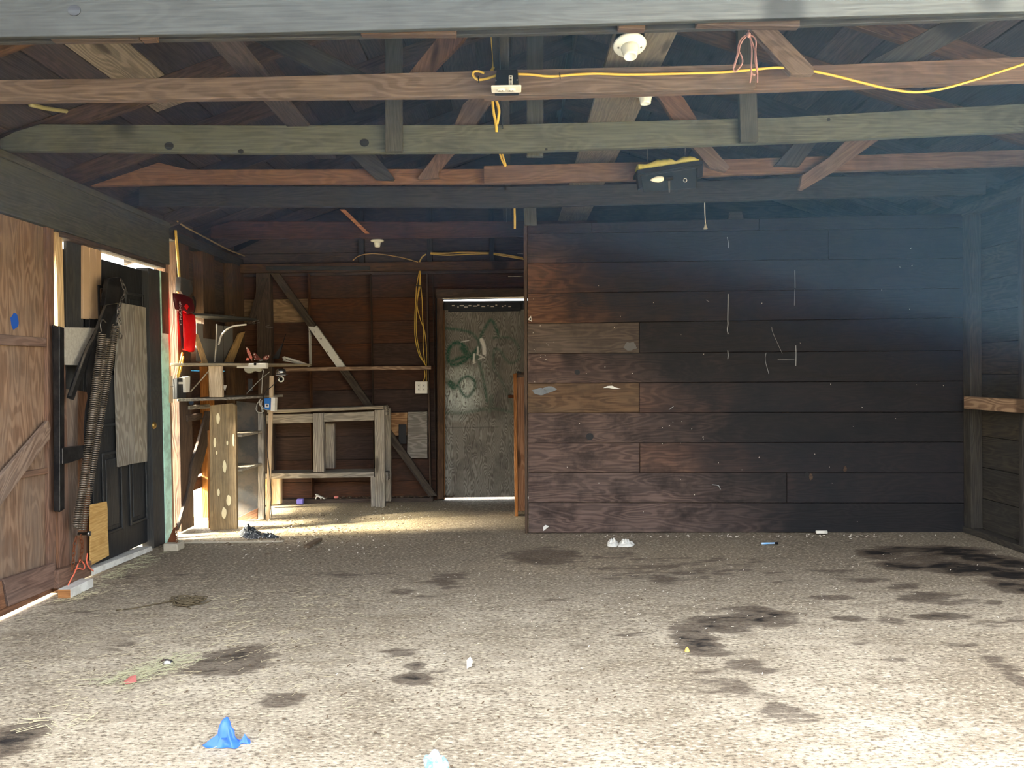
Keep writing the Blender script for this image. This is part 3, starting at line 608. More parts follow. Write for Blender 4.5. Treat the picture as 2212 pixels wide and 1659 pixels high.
c = mixc(t, mul(t, A('white'), brk), c, S(214, 220, 206))
c = mixc(t, mul(t, A('green'), mrange(t, nf, .1, .6)), c, S(24, 84, 58))
c = mixc(t, A('seam'), c, S(50, 42, 34)); c = mixc(t, A('flake'), c, S(236, 230, 214))
t.links.new(c, b.inputs['Base Color']); b.inputs['Roughness'].default_value = .75
bp = N(t, 'ShaderNodeBump', {'Height': rg_, 'Strength': .3, 'Distance': .003}); t.links.new(bp.outputs[0], b.inputs['Normal'])
fbY('door_rail', [(957, 650.5), (1180, 649), (1180, 668), (957, 670)], Yd - .008, 0.03, W['joist_dark'], D)
fbY('drip_strip', [(968, 657), (1125, 655), (1125, 672), (968, 674)], Yd - .022, 0.014, W['dark'], D)
fl = [prismVF([PY(x, y, Yd - .024) for x, y in rect(x, y, x + w_, y + 2.2)], (0, .002, 0)) for x, y, w_ in ((976, 659, 6), (993, 659, 9), (1012, 659, 6), (1003, 662, 7), (1022, 660, 9), (1031, 658, 5), (1040, 661, 8), (1053, 659, 3), (1060, 661, 7), (1070, 658, 4), (1084, 661, 3), (988, 662, 3), (1098, 661, 6), (1090, 659, 3))]
join('paint_fleck', fl, M['fleck'], D, kind='stuff')
fbY('door_jamb', [(944, 645), (957, 645), (958, 1078), (945, 1078)], YS - .01, 0.10, W['stud'], D, grain=(0, 0, 1))
fbY('door_stop', [(957, 670), (960, 670), (961, 1078), (957, 1078)], YS + .05, 0.03, W['stud_orange'], D, grain=(0, 0, 1))
fbY('latch', [(1097, 854), (1112, 853), (1112, 860), (1098, 860)], Yd - .03, 0.03, M['rust'], D)

# ------------------------------------------------------------------ partition
wp_ = empty('wall_partition', ((pa.x + pb.x) / 2, (pa.y + pb.y) / 2, 0), kind='structure')
Ly = [484, 505, 568, 633.5, 699, 764, 828, 892, 957.5, 1021, 1086, 1151.5]
Ry = [460, 491, 557, 622, 686, 757, 823, 890, 955, 1022, 1087, 1150]
joints = {0: [1278, 1640], 4: [1381], 6: [1381], 8: [1382], 1: [1790], 9: [1700], 2: []}
xl, xrr = 1139, 2096
for i in range(11):
    xs = [xl + i * .2] + joints.get(i, []) + [xrr]
    for x0, x1 in zip(xs, xs[1:]):
        f = lambda x, L, Rr: L + (Rr - L) * (x - xl) / (xrr - xl)
        pts = [(x0 + .5, f(x0, Ly[i], Ry[i]) + .5), (x1 - .5, f(x1, Ly[i], Ry[i]) + .5), (x1 - .5, f(x1, Ly[i + 1], Ry[i + 1]) - .5), (x0 + .5, f(x0, Ly[i + 1], Ry[i + 1]) - .5)]
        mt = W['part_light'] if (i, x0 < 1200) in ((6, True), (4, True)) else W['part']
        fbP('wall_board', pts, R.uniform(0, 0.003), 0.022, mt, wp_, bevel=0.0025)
P3 = lambda px, py, off: PP(px, py, off)
s = PN * 0.024
box_l = [PP(1139, 484, 0), PP(1139.5, 1151, 0)]
prism('end_board', [PP(1131, 487, -0.0) + PN * .0, PP(1138.5, 487, 0), PP(1139.5, 1152, 0), PP(1134, 1152, 0)], PN * 0.10, W['stud'], wp_, grain=(0, 0, 1))
for xx in (1300, 1500, 1700, 1900, 2080):
    a = PP(xx, 1120, 0) + PN * .026; bq = a + (pb - pa).normalized() * .04
    prism('stud', [(a.x, a.y, .01), (bq.x, bq.y, .01), (bq.x, bq.y, 2.44), (a.x, a.y, 2.44)], PN * 0.085, W['stud'], wp_, grain=(0, 0, 1))
fbP('block', [(1578, 457), (1603, 456), (1607, 474), (1572, 474)], -.03, 0.04, W['joist_dark'], wp_)
drp = [([(1571, 512), (1573, 522), (1574, 536)], .9), ([(1573, 635), (1572.5, 665), (1572, 690), (1572.5, 700), (1571, 712), (1573, 722)], 1.6), ([(1572, 757), (1573, 768), (1572, 776)], 1.3), ([(1717, 584), (1717.5, 622)], 1.0), ([(1717, 625), (1716, 660)], .6),
       ([(1719, 746), (1719.5, 765), (1719, 790)], 1.2), ([(1667, 706), (1670, 720), (1690, 764)], .5), ([(1655, 762), (1653, 778), (1661, 808)], .7), ([(1525, 648), (1532, 652)], .6), ([(1680, 777), (1716, 776)], .5), ([(1445, 885), (1455, 878)], .8), ([(1538, 1047), (1552, 1049), (1556, 1057)], 1.1)]
join('paint_drip', [tubeVF([PP(q.x, q.y, .0045) for q in catmull([(a, b_, 0) for a, b_ in P], 3)], r * .0026, 5) for P, r in drp], plain('grey_paint_drip', S(150, 152, 150), .7), wp_, kind='stuff')
tubes('nail', [[PP(1129, 597, 0), PP(1098, 597, 0)], [PP(1130, 548, 0), PP(1117, 547, 0)]], .004, M['steel'], wp_, sm=0, kind='stuff')
def blob(cx_, cy_, a_, b_, n=18, jit=.25, rr=None):
    rr = rr or R
    return [(cx_ + a_ * math.cos(2 * math.pi * i / n) * (1 + rr.uniform(-jit, jit)), cy_ + b_ * math.sin(2 * math.pi * i / n) * (1 + rr.uniform(-jit, jit))) for i in range(n)]
pale = plain('pale_spray_paint', S(112, 116, 118), 0.8, var=0.3, scale=40)
fbP('paint_patch', blob(1166, 846, 16, 7), .0035, 0.001, pale, wp_, bevel=0); fbP('paint_patch', blob(1186, 841, 14, 7), .0035, 0.001, pale, wp_, bevel=0)
fbP('paint_patch', blob(1362, 748, 14, 9), .0035, 0.001, plain('faint_spray_paint', S(92, 90, 86), .8), wp_, bevel=0)
fbP('paper_scrap', [(1303, 838), (1312, 834), (1322, 833), (1330, 837), (1342, 840), (1325, 840), (1316, 838)], .005, 0.002, M['paper'], wp_, bevel=0)
fbP('triangle_mark', [(1140, 690), (1147, 682), (1149, 695)], .0045, 0.001, M['white'], wp_, bevel=0)
fbP('triangle_mark', [(1143, 690), (1147, 686), (1147.5, 692)], .0055, 0.001, M['black'], wp_, bevel=0)
for x, y, r in ((1247, 804, 6), (1743, 1026, 6), (1274, 943, 8)):
    fbP('knot_hole', [(x + r * math.cos(q * math.pi / 8), y + r * .95 * math.sin(q * math.pi / 8)) for q in range(16)], .0035, 0.002, M['black'], wp_, bevel=0)
fbP('worn_spot', blob(1752, 1030, 4, 7), .0035, 0.002, W['part_light'], wp_, bevel=0); fbP('worn_spot', blob(1826, 1013, 4, 6), .0035, 0.002, W['part_light'], wp_, bevel=0)
fk = []
for x, y in [(R.uniform(1150, 2070), R.uniform(520, 1140)) for _ in range(40)] + [(R.uniform(1420, 1520), R.uniform(900, 960)) for _ in range(8)] + [(R.uniform(1145, 1200), R.uniform(700, 790)) for _ in range(10)]:
    fk.append(prismVF([PP(x + a, y + c_, .0036) for a, c_ in ((0, 0), (R.uniform(1, 2.5), R.uniform(-1, 1)), (R.uniform(0, 1.5), R.uniform(.8, 2.2)))], PN * .001))
join('paint_fleck', fk, M['fleck'], wp_, kind='stuff')
fbP('chalk_scrap', [(1173, 1139), (1178, 1134), (1186, 1137), (1180, 1142), (1174, 1147)], .006, 0.003, M['paper'], wp_, bevel=0)

# ------------------------------------------------------------------ right wall
wr = empty('wall_right', (XR + .09, 5, 0), kind='structure')
for i in range(11):
    ys = [2.62] + ([4.1] if i % 3 == 0 else [4.9] if i % 3 == 1 else []) + [7.5]
    z1 = min(.235 * (i + 1) + .04, 2.58)
    for y0, y1 in zip(ys, ys[1:]):
        box('wall_board', (XR + .09 + R.uniform(0, .003), y0 + .0015, .235 * i + .042), (XR + .112, y1 - .0015, z1 - .002), W['right'], wr, grain=(0, 1, 0))
for y in (2.64, 3.3, 3.9, 4.45, 5.03, 5.60, 6.4, 7.2):
    dy = .04 if y != 5.60 else .09
    box('stud', (XR, y, .045), (XR + .088, y + dy, 2.42), W['right'], wr, grain=(0, 0, 1))
box('light_stop_sheet', (XR + .116, 2.62, -.05), (XR + .125, 7.5, 2.6), M['black'], wr, bevel=0)  # added outside the boards to block bright slits
box('sill_plate', (XR - .005, 2.62, 0), (XR + .088, 7.5, .044), W['right'], wr)
box('top_plate', (XR, 2.62, 2.42), (XR + .088, 7.5, 2.50), W['right'], wr)
box('ledger', (XR - .05, 3.0, PX(2150, 888, XR - .05).z), (XR - .004, PX(2082, 870, XR - .05).y, PX(2150, 860, XR - .05).z), W['ledger'], wr)

# ------------------------------------------------------------------ left wall
wl = empty('wall_left', (XL, 5.5, 0), kind='structure')
def yx(px, X=XL): return PX(px, 807, X).y
zh0, zh1 = 2.17, 2.46
box('header', (XL - .09, 2.62, zh0), (XL, yx(372), zh1), W['joist_grey'], wl)
box('header_strip', (XL - .09, 2.62, zh1), (XL + .012, yx(372), zh1 + .04), W['joist_grey'], wl)
box('top_plate', (XL - .09, yx(372), 2.38), (XL, YB, 2.46), W['joist_dark'], wl)
box('lower_header', (XL - .10, yx(141), zh0 - .035), (XL - .01, yx(366), zh0 - .002), W['stud'], wl)
# posts
def post(x0, x1, mt, z0=0.0, z1=2.17, X=XL, dep=.09, nm='post'):
    a, c = yx(x0, X), yx(x1, X); return box(nm, (X - dep, a, z0), (X, c, z1), mt, wl, grain=(0, 0, 1))
post(128, 142, W['stud_pale'], 1.56, zh0 - .01, XL - .02, .10)  # pale wood here stands for the sunlit face of the post
post(120, 142, W['gate_red'], 0.0, 1.558, XL - .02, .10)
post(325, 350, W['joist_dark'], .0, 2.10)
tj = post(350.5, 366, M['teal'], .0, 2.10, XL + .005, .10, 'painted_jamb')
box('jamb_paint_loss', (XL + .0052, yx(351), 1.62), (XL + .0072, yx(365.5), 2.10), W['stud'], wl, grain=(0, 0, 1))
a = yx(369); box('stud', (XL - .09, a, .02), (XL - .03, a + .07, 2.38), W['stud_orange'], wl, grain=(0, 0, 1))
post(386, 413, W['stud'], .02, 2.38, XL - .01, .08, 'stud')
post(443, 468, W['stud'], 1.62, 2.38, XL - .0, .09, 'stud')
post(448, 462, W['stud_orange'], .02, 1.62, XL - .02, .07, 'stud')
post(507, 530, W['stud'], .02, 2.38, XL, .09, 'stud')
post(538, 552, W['stud'], .02, 2.38, XL, .09, 'stud')
box('bottom_plate', (XL - .09, yx(507), 0), (XL, YB, .045), W['stud'], wl)
# siding outside the studs, boards missing or short around the gaps
Xs = XL - .092
ya, yb_, yc_, yd_ = yx(372, Xs), yx(398, Xs), yx(446, Xs), YB + .02
for i in range(10):
    z0, z1 = .235 * i + .16, .235 * (i + 1) + .16
    if i == 0: z0 = .29
    segs = [(yb_, yd_)]
    if i == 6: segs = [(yc_ + .02, yd_)]
    if i == 7: segs = [(yb_, yc_), (yc_ + .01, yd_)]
    if 3 < i: segs[0] = (yx(384, Xs), segs[0][1]) if segs[0][0] == yb_ else segs[0]
    if i == 0: segs = [(yb_ + .05, yd_)]
    for y0, y1 in segs: box('siding_board', (Xs - .02, y0, z0 + .0004 + (.02 if i == 1 and y0 < 6.5 else 0)), (Xs + R.uniform(-.002, .001), y1, z1 - .0004), W['back'] if i < 7 else W['stud'], wl, grain=(0, 1, 0))
box('light_stop_sheet', (Xs - .03, yc_ + .5, -.05), (Xs - .021, yd_ + .03, 2.5), M['black'], wl, bevel=0)  # added behind the far siding, blocks sun between the boards
box('siding_board', (Xs - .02, yc_ + .45, .0), (Xs, yd_, .158), W['back'], wl, grain=(0, 1, 0))
fbX('diagonal_brace', [(447, 888), (454, 888), (450, 957), (438, 1003), (421, 1049), (406, 1095), (386, 1146), (384, 1146), (398, 1095), (411, 1049), (415, 1003), (429, 957)], XL + .012, .022, W['stud'], wl, grain=(0, .7, 1))
fbX('diagonal_brace', [(418, 720), (428, 722), (452, 790), (440, 790)], XL + .0, .02, W['stud_pale'], wl, grain=(0, -.7, 1))
fbX('diagonal_brace', [(518, 720), (530, 716), (505, 782), (488, 782)], XL + .02, .02, W['stud_pale'], wl, grain=(0, .7, 1))
fbX('nailer', [(411, 876), (454, 873), (454, 882), (411, 885)], XL + .012, .02, W['bench'], wl, grain=(0, 1, 0))
fbX('nailer', [(406, 896), (438, 893), (438, 906), (406, 911)], XL + .006, .02, W['stud'], wl, grain=(0, 1, 0))
# grey backing boards behind the shelves
fbX('grey_backing', [(424, 698), (482, 704), (482, 790), (424, 780)], XL - .01, .004, M['greyboard'], wl, bevel=0)
fbX('grey_backing', [(484, 704), (505, 706), (505, 790), (484, 790)], XL - .01, .004, M['greyboard'], wl, bevel=0)
# left front gate leaf
Xg = XL - .01
g = empty('door_2', PX(60, 1300, Xg), kind='structure')
fbX('gate_panel', [(-420, 250), (0, 441), (60, 463), (100, 479), (114, 484), (114, 1262), (0, 1308), (-420, 1490)], Xg - .03, .015, W['gate'], g)
fbX('gate_stile', [(101, 479), (116, 485), (122, 1268), (106, 1270)], Xg - .008, .022, W['gate_red'], g)
fbX('gate_rail', [(-420, 680), (0, 722), (101, 730), (101, 749), (0, 745), (-420, 720)], Xg - .008, .022, W['gate_red'], g, grain=(0, 1, 0))
fbX('gate_rail', [(-420, 1090), (0, 1027), (114, 1009), (114, 1021), (0, 1042), (-420, 1110)], Xg - .01, .018, W['gate_red'], g, grain=(0, 1, 0))
fbX('gate_brace', [(-300, 1290), (0, 1029), (105, 908), (110, 925), (108, 948), (0, 1095), (-300, 1370)], Xg + .014, .022, W['gate'], g, grain=(0, .8, 1))
fbX('gate_bottom_board', [(8, 1252), (119, 1216), (121, 1268), (20, 1310)], Xg + .016, .024, W['gate_red'], g, grain=(0, 1, 0))
fbX('gate_bottom_board', [(-420, 1400), (4, 1254), (14, 1312), (-420, 1495)], Xg + .012, .024, W['gate_red'], g, grain=(0, 1, 0))
box('light_stop_sheet', (XL - .125, yx(108), .085), (XL - .12, yx(144), 1.56), M['black'], wl, bevel=0)  # added strip, blocks a sun stripe through the lower gap
box('sill', (XL - .10, 2.6, .022), (XL - .02, yx(128, XL - .02), .08), W['gate_red'], wl, grain=(0, 1, 0))
fbX('blue_paint', blob(32, 695, 9, 17, 14, .2), Xg - .028, .001, plain('blue_spray_paint', S(30, 74, 150), .5), g, bevel=0)
fbX('blue_paint', blob(413, 870, 5, 5, 10, .15), XL + .015, .001, plain('dark_blue_paint', S(44, 70, 104), .6), wl, bevel=0)

# door_3 : black panelled door and boards beside it
d3 = empty('door_3', PX(260, 1200, XL - .04), kind='structure')
Xd = XL - .05
y0d, y1d = yx(196, Xd), yx(322, Xd)
zd1 = 2.08
box('door_slab', (Xd - .03, y0d, .05), (Xd, y1d, zd1), W['dark'], d3, grain=(0, 0, 1))
for (u0, u1) in ((.12, .45), (.57, .90)):
    for (z0, z1) in ((.22, .78), (.95, 1.35), (1.45, 1.9)):
        ya_, yb2 = y0d + (y1d - y0d) * u0, y0d + (y1d - y0d) * u1
        for lo, hi in (((Xd, ya_, z0), (Xd + .012, ya_ + .022, z1)), ((Xd, yb2 - .022, z0), (Xd + .012, yb2, z1)), ((Xd, ya_ + .022, z0), (Xd + .012, yb2 - .022, z0 + .022)), ((Xd, ya_ + .022, z1 - .022), (Xd + .012, yb2 - .022, z1))):
            box('moulding', lo, hi, W['dark'], d3, bevel=.004)
        box('raised_panel', (Xd, ya_ + .05, z0 + .05), (Xd + .007, yb2 - .05, z1 - .05), W['dark'], d3, grain=(0, 0, 1), bevel=.005)
lathe('door_knob', [(.012, 0), (.012, .03), (.026, .038), (.028, .05), (.02, .062), (.004, .066)], PX(318, 919, Xd), (1, 0, 0), M['brass'], d3, 16)
box('deadbolt', (Xd, y1d - .07, 1.52), (Xd + .02, y1d - .03, 1.56), M['brass'], d3)
fbX('cover_board', [(263, 654), (290, 659), (291, 1001), (258, 1009), (252, 810)], Xd + .034, .02, W['ply_patch'], d3)
fbX('cover_board', [(291.5, 659), (315, 664), (318, 780), (318, 997), (292.5, 1001)], Xd + .032, .02, W['ply_patch'], d3)
# vertical boards left of the door
fbX('fence_board', [(143.5, 500), (179.5, 512), (179.5, 1235), (143.5, 1250)], XL - .06, .02, W['joist_dark'], wl)
fbX('fence_board', [(143.5, 840), (168, 843), (168, 1240), (143.5, 1250)], XL - .038, .02, W['gate'], wl)
fbX('fence_board', [(169, 843), (195, 848), (195, 1225), (169, 1238)], XL - .036, .02, W['gate_red'], wl)
fbX('fence_board', [(180, 690), (219, 700), (219, 1100), (180, 1100)], XL - .085, .02, W['dark'], wl)
for x0, x1 in ((180, 193), (194.5, 207), (208, 219)):
    fbX('cream_strip', [(x0, 529 + (x0 - 180) * .3), (x1, 531 + (x1 - 180) * .3), (x1, 690), (x0, 688)], XL - .045, .02, M['cardboard'], wl)
box('light_stop_sheet', (XL - .115, yx(142), .03), (XL - .10, yx(352), 2.09), M['black'], wl, bevel=0)  # added behind door and boards to keep sun stripes off the floor
th = fbX('threshold', [(199, 1229), (328, 1180), (330, 1189), (199, 1244)], XL + .01, .10, M['white'], wl, grain=(0, 1, 0))
bx_ = empty('timber_block', PX(165, 1250, XL))
fbX('floor_block', [(126, 1232), (198, 1211), (198, 1243), (126, 1272)], XL + .03, .10, W['gate_red'], wl, grain=(0, 1, 0))
bpy.data.objects.remove(bx_)

# front jambs either side of the opening and gable above it (outside the picture, shade the room)
wf = empty('wall_front', (XM, 2.5, 0), kind='structure')
box('siding_panel', (XL - 1.6, 2.3, 0), (XL - .05, 2.6, 2.6), W['stud'], wf)
box('siding_panel', (XR + .12, 2.5, 0), (XR + .6, 2.6, 2.6), W['stud'], wf)
prism('siding_panel', [(XL - .4, 2.62, 2.75), (XR + .4, 2.62, 2.75), (XM, 2.62, 3.62)], (0, .02, 0), W['stud'], wf)
box('siding_panel', (XL, 2.62, 2.60), (XR, 2.64, 2.80), W['stud'], wf)

# ================================================================== things
# ---- work bench
bn = empty('workbench', PY(700, 1090, 7.13), label='grey weathered lumber workbench frame with low shelf against the back wall', cat='workbench')
Yf = 7.13
fbY('tabletop', [(577, 886), (828, 877), (828, 883), (577, 893)], Yf - .01, YS - Yf, W['bench'], bn)
fbY('apron', [(575, 896), (676, 894), (676, 913), (575, 915)], Yf, .04, W['bench'], bn)
fbY('apron', [(699, 893), (808, 889), (808, 908), (699, 911)], Yf, .04, W['bench'], bn)
fbY('post', [(676, 893), (698, 892), (700, 1020), (677, 1020)], Yf - .02, .06, W['bench'], bn, grain=(0, 0, 1))
fbY('post', rect(703, 915, 722, 1012), YS - .10, .05, W['bench'], bn, grain=(0, 0, 1))
fbY('leg', [(809, 886), (830, 885), (831, 1096), (811, 1096)], Yf - .01, .07, W['bench'], bn, grain=(0, 0, 1))
fbY('leg', [(800.5, 1030), (810.5, 1030), (810.5, 1094), (801.5, 1095)], Yf, .05, W['bench'], bn, grain=(0, 0, 1))
fbY('leg', [(829, 884), (843, 882), (844, 1083), (830, 1083)], YS - .07, .06, W['bench'], bn, grain=(0, 0, 1))
fbY('leg', [(586, 1034), (606, 1034), (606, 1089), (587, 1090)], Yf + .02, .06, W['stud_pale'], bn, grain=(0, 0, 1))
fbY('leg', [(570, 1034), (585, 1034), (586, 1090), (571, 1091)], Yf + .01, .06, W['stud_pale'], bn, grain=(0, 0, 1))
a, c = PY(569, 1023, Yf), PY(808, 1031, Yf)
box('shelf', (a.x, Yf, a.z - .05), (c.x, YS - .003, a.z), W['bench'], bn)
a, c = PY(824, 876, Yf), PY(843, 1020, Yf)
box('end_rail', (a.x, Yf + .06, a.z - .10), (a.x + .04, YS - .08, a.z - .01), W['bench'], bn, grain=(0, 1, 0))
box('end_rail', (a.x, Yf + .06, PY(830, 1022, Yf).z - .08), (a.x + .04, YS - .08, PY(830, 1022, Yf).z), W['bench'], bn, grain=(0, 1, 0))

# ---- corner shelf unit
Yp = 6.12
su = empty('corner_shelf_unit', PY(515, 1140, Yp), label='open corner shelf unit with stained front plank beside the gap in the left wall', cat='shelf unit')
fp = fbY('front_plank', [(453, 876), (500, 871), (509, 876), (512, 1143), (453, 1145)], Yp, .035, W['plank'], su, grain=(0, 0, 1))
sp = [prismVF([PY(x, y, Yp - .001) for x, y in blob(cx_, cy_, a_, b_, 12, .12)], (0, .001, 0)) for cx_, cy_, a_, b_ in ((471, 904, 4, 11), (464, 956, 3, 10), (504, 950, 2, 14), (485, 1008, 4, 13), (494, 1081, 5, 12), (484, 1108, 5, 13), (472, 1064, 3, 8), (468, 978, 2, 4), (491, 957, 2, 5))]
join('peeled_spot', sp, plain('pale_bare_wood', S(196, 184, 150), .8), su, kind='stuff')
fbY('back_panel', [(511, 866), (557, 872), (557, 1124), (511, 1126)], 6.62, .012, M['charcoal'], su, grain=(0, 0, 1))
fbY('post', [(557, 893), (569, 893), (570, 1122), (557, 1123)], 6.58, .05, W['bench'], su, grain=(0, 0, 1))
fbY('post', [(448, 930), (458, 930), (458, 1140), (450, 1142)], 6.17, .05, W['stud_orange'], su, grain=(0, 0, 1))
for y0, ye in ((929, 941), (1003, 1014)):
    A_ = [PY(513, ye, 6.30), PY(528, ye, 6.22), PY(569, ye - 11, 6.60)]
    z = A_[0].z
    prism('shelf', [(A_[0].x, 6.16, z), (A_[1].x, 6.16, z), (A_[2].x, 6.57, z), (A_[0].x - .1, 6.61, z)], (0, 0, .02), W['ply_patch'], su, grain=(1, 0, 0))
fbY('bottom_board', [(513, 1118), (556, 1098), (556, 1122), (513, 1124)], 6.52, .02, W['gate_red'], su, grain=(1, 0, .4))

# ---- wall shelves
def shelf(nm, pts, th, mt, label, **k):
    return prism(nm, pts, (0, 0, -th), mt, None, grain=(.4, 1, 0), label=label, cat='shelf', **k)
z = PY(400, 785, 6.0).z
s1 = shelf('wall_shelf', [(PY(394, 785, 5.82).x, 5.84, z), (PY(590, 790, 6.6).x, 6.45, z), (PY(675, 795, 7.1).x, 7.02, z + .0), (PY(675, 795, 7.3).x, 7.28, z), (XL + .002, 7.28, z), (XL + .002, 5.84, z)], .02, M['shelf'], 'long warped middle shelf on the left wall with lamps under it')
z = PY(500, 685, 6.6).z
s2 = shelf('wall_shelf', [(XL + .002, 6.02, z), (PY(470, 683, 6.3).x, 6.3, z), (PY(556, 697, 6.8).x, 6.8, z), (XL + .002, 6.95, z)], .018, W['joist_dark'], 'short dark top shelf with nails above the middle shelf')
z = PY(500, 857, 6.4).z
s3 = shelf('wall_shelf', [(XL + .002, 5.95, z), (PY(430, 860, 6.12).x, 5.98, z), (PY(520, 857, 6.4).x, 6.25, z), (PY(612, 857, 6.9).x, 6.9, z), (XL + .002, 6.98, z)], .02, W['ply_patch'], 'low bare board shelf just above the stained plank')
br = empty('shelf_bracket', PY(492, 730, 6.5), label='curved white bracket under the dark top shelf', cat='bracket')
tube('arm', [PY(472, 745, 6.5), PY(480, 722, 6.5), (PY(500, 706, 6.5)), PY(532, 701, 6.5)], .008, M['white'], br)
tube('stem', [PY(468, 700, 6.55), PY(467, 740, 6.55), PY(464, 782, 6.55)], .007, M['white'], br)
cc = fbY('support_post', [(450, 790), (478, 790), (480, 858), (452, 858)], 6.12, .04, W['stud_pale'], None, grain=(0, 0, 1), label='short pale stud between the middle and low shelves', cat='post')
ds = bar('prop_stick', PY(412, 846, 6.0), PY(452, 800, 6.15), .012, .008, W['bench'], None, label='thin diagonal stick below the middle shelf', cat='stick')
hd = fbY('hanging_pennant', [(480, 832), (490, 832), (486, 845)], 6.5, .004, M['paper'], None, bevel=0, label='small white triangle scrap beside the short pale stud', cat='scrap')
nl = [tubeVF([PY(x0, y0, 6.6), PY(x1, y1, 6.55)], .0022, 5) for x0, y0, x1, y1 in ((492, 683, 507, 679), (545, 696, 560, 691), (548, 699, 561, 696), (574, 705, 583, 702), (576, 708, 590, 707))]
join('nail', nl, M['steel'], s2, kind='stuff')

# ---- lights under the middle shelf
fx = empty('under_shelf_light', PY(540, 795, 6.35), label='cream light bar with clear wavy lens under the middle shelf', cat='light fixture')
fbY('housing', [(511, 786), (574, 784), (574, 796), (511, 795)], 6.30, .07, M['plastic_w'], fx, bevel=.004)
lens = []
fbY('lens', [(526, 796), (562, 795), (564, 799), (560, 803), (548, 801), (541, 806), (534, 806), (527, 801)], 6.31, .05, M['clear'], fx, bevel=.004)
fbY('clip', rect(548, 783, 553, 789), 6.29, .012, M['black'], fx)
lp = empty('shop_lamp', PY(606, 800, 6.6), label='small chrome lamp head with white ring hanging from the shelf end', cat='lamp')
lathe('reflector', [(.045, 0), (.045, .03), (.036, .045), (.03, .05)], PY(607, 809, 6.55) , (0, 0, 1), M['chrome'], lp, 20)
box('mount', (PY(595, 808, 6.5).x, 6.5, PY(600, 812, 6.5).z), (PY(617, 808, 6.5).x, 6.58, PY(600, 809, 6.5).z), M['chrome'], lp)
V_, F_ = tubeVF([PY(607, 819, 6.52) + Vector((.022 * math.cos(q * math.pi / 8), 0, .022 * math.sin(q * math.pi / 8))) for q in range(16)], .006, 6, 0, True)
mk('ring', V_, F_, M['porcelain'], lp, smooth=True)
lathe('socket', [(.016, 0), (.016, .03)], PY(607, 819, 6.53), (0, 1, 0), M['black'], lp, 14)
tb = empty('folded_white_stand', PY(640, 785, 7.0), label='folded white metal bar stand leaning on the shelf by the painted stud', cat='stand')
tube('upper_bar', [PY(613, 772, 6.95), PY(640, 780, 7.0), PY(668, 790, 7.05)], [.012 for _ in range(11)], M['white'], tb)
tube('lower_bar', [PY(611, 778, 6.95), PY(640, 784, 7.0), PY(668, 791, 7.05)], .007, M['white'], tb)
tube('hinge', [PY(612, 771, 6.94), PY(616, 779, 6.94)], .012, M['white'], tb, sm=0)

# ---- butterfly ornament
bf = empty('butterfly_ornament', PY(560, 781, 6.35), label='burnt orange and black butterfly ornaments standing on the middle shelf', cat='ornament')
for i, (px, dy) in enumerate((([(566, 778), (551, 777), (547, 768), (548, 761), (553, 764), (559, 771)], 0), ([(566, 777), (570, 770), (576, 767), (584, 766), (580, 775), (575, 779)], .02), ([(544, 780), (540, 774), (534, 762), (532, 750), (537, 753), (542, 764), (545, 772)], .05), ([(531, 779), (533, 773), (538, 774), (538, 779)], .04))):
    fbY('wing', px, 6.30 + dy, .003, M['butter'], bf, bevel=0)
tube('body', [PY(561, 779, 6.32), PY(567, 777, 6.32), PY(571, 775, 6.33)], .006, M['black'], bf)
join('wing_spot', [prismVF([PY(x + a_, y + b_, 6.298) for a_, b_ in ((-.8, -.8), (.8, -.8), (.8, .8), (-.8, .8))], (0, .001, 0)) for x, y in ((549, 765), (552, 771), (550, 776), (575, 770), (580, 769), (573, 773), (577, 775), (533, 752))], M['fleck'], bf, kind='stuff')
bc = fbY('black_cone', [(588, 775), (602, 775), (616, 722), (611, 740)], 6.9, .02, M['black'], None, bevel=0, label='tall narrow black wedge standing behind the shelf end', cat='wedge')

# ---- electrical bits by the left wall
eb = empty('blue_electrical_box', PY(580, 875, 6.5), label='blue junction box with white cover under the low shelf', cat='electrical box')
fbY('box_body', [(570, 861), (585, 859), (585, 886), (571, 885)], 6.42, .06, M['blue'], eb)
fbY('cover_plate', [(585.5, 858), (594, 859), (593, 889), (584.5, 888)], 6.41, .07, M['plastic_w'], eb)
fbY('barcode_label', rect(572.5, 872, 581, 880), 6.418, .001, M['plastic_w'], eb, bevel=0)
fbY('barcode', rect(574.5, 874, 579, 878), 6.417, .001, M['charcoal'], eb, bevel=0)
fbY('toggle', rect(589, 871, 591.5, 875), 6.40, .012, M['plastic_w'], eb)
wbn = empty('wire_bundle', PY(560, 875, 6.4), label='tangle of grey wires beside the blue junction box', cat='wire')
for P in ([(563, 862), (556, 872), (553, 884), (558, 891), (566, 890), (564, 880)], [(562, 862), (560, 872), (566, 882), (570, 890)], [(566, 864), (565, 875), (572, 884), (578, 886)], [(561, 866), (563, 876), (568, 884), (566, 891), (558, 890)]):
    tube('wire', [PY(x, y, 6.40) for x, y in P], .0028, M['cable_w'], wbn)
sk = bar('leaning_stick', PY(579, 1124, 6.60), PY(587, 812, 6.52), .033, .02, W['stud_pale'], None, up=(0, 1, 0), label='thin pale stick standing upright in front of the bench', cat='stick')
tube('hanging_black_cable', [PY(x, y, 6.49) for x, y in ((606, 812), (590, 832), (572, 850), (568, 880), (574, 920), (577, 970), (583, 1030), (586, 1070), (585, 1095), (587, 1118))], .004, M['cable_k'], None, label='black cord hanging down along the thin upright stick', cat='cord')
tube('hanging_grey_cable', [PY(x, y, 6.35) for x, y in ((570, 798), (567, 812), (566, 830), (565, 850))], .003, M['cable_w'], None, label='grey cord hanging from the cream light bar', cat='cord')
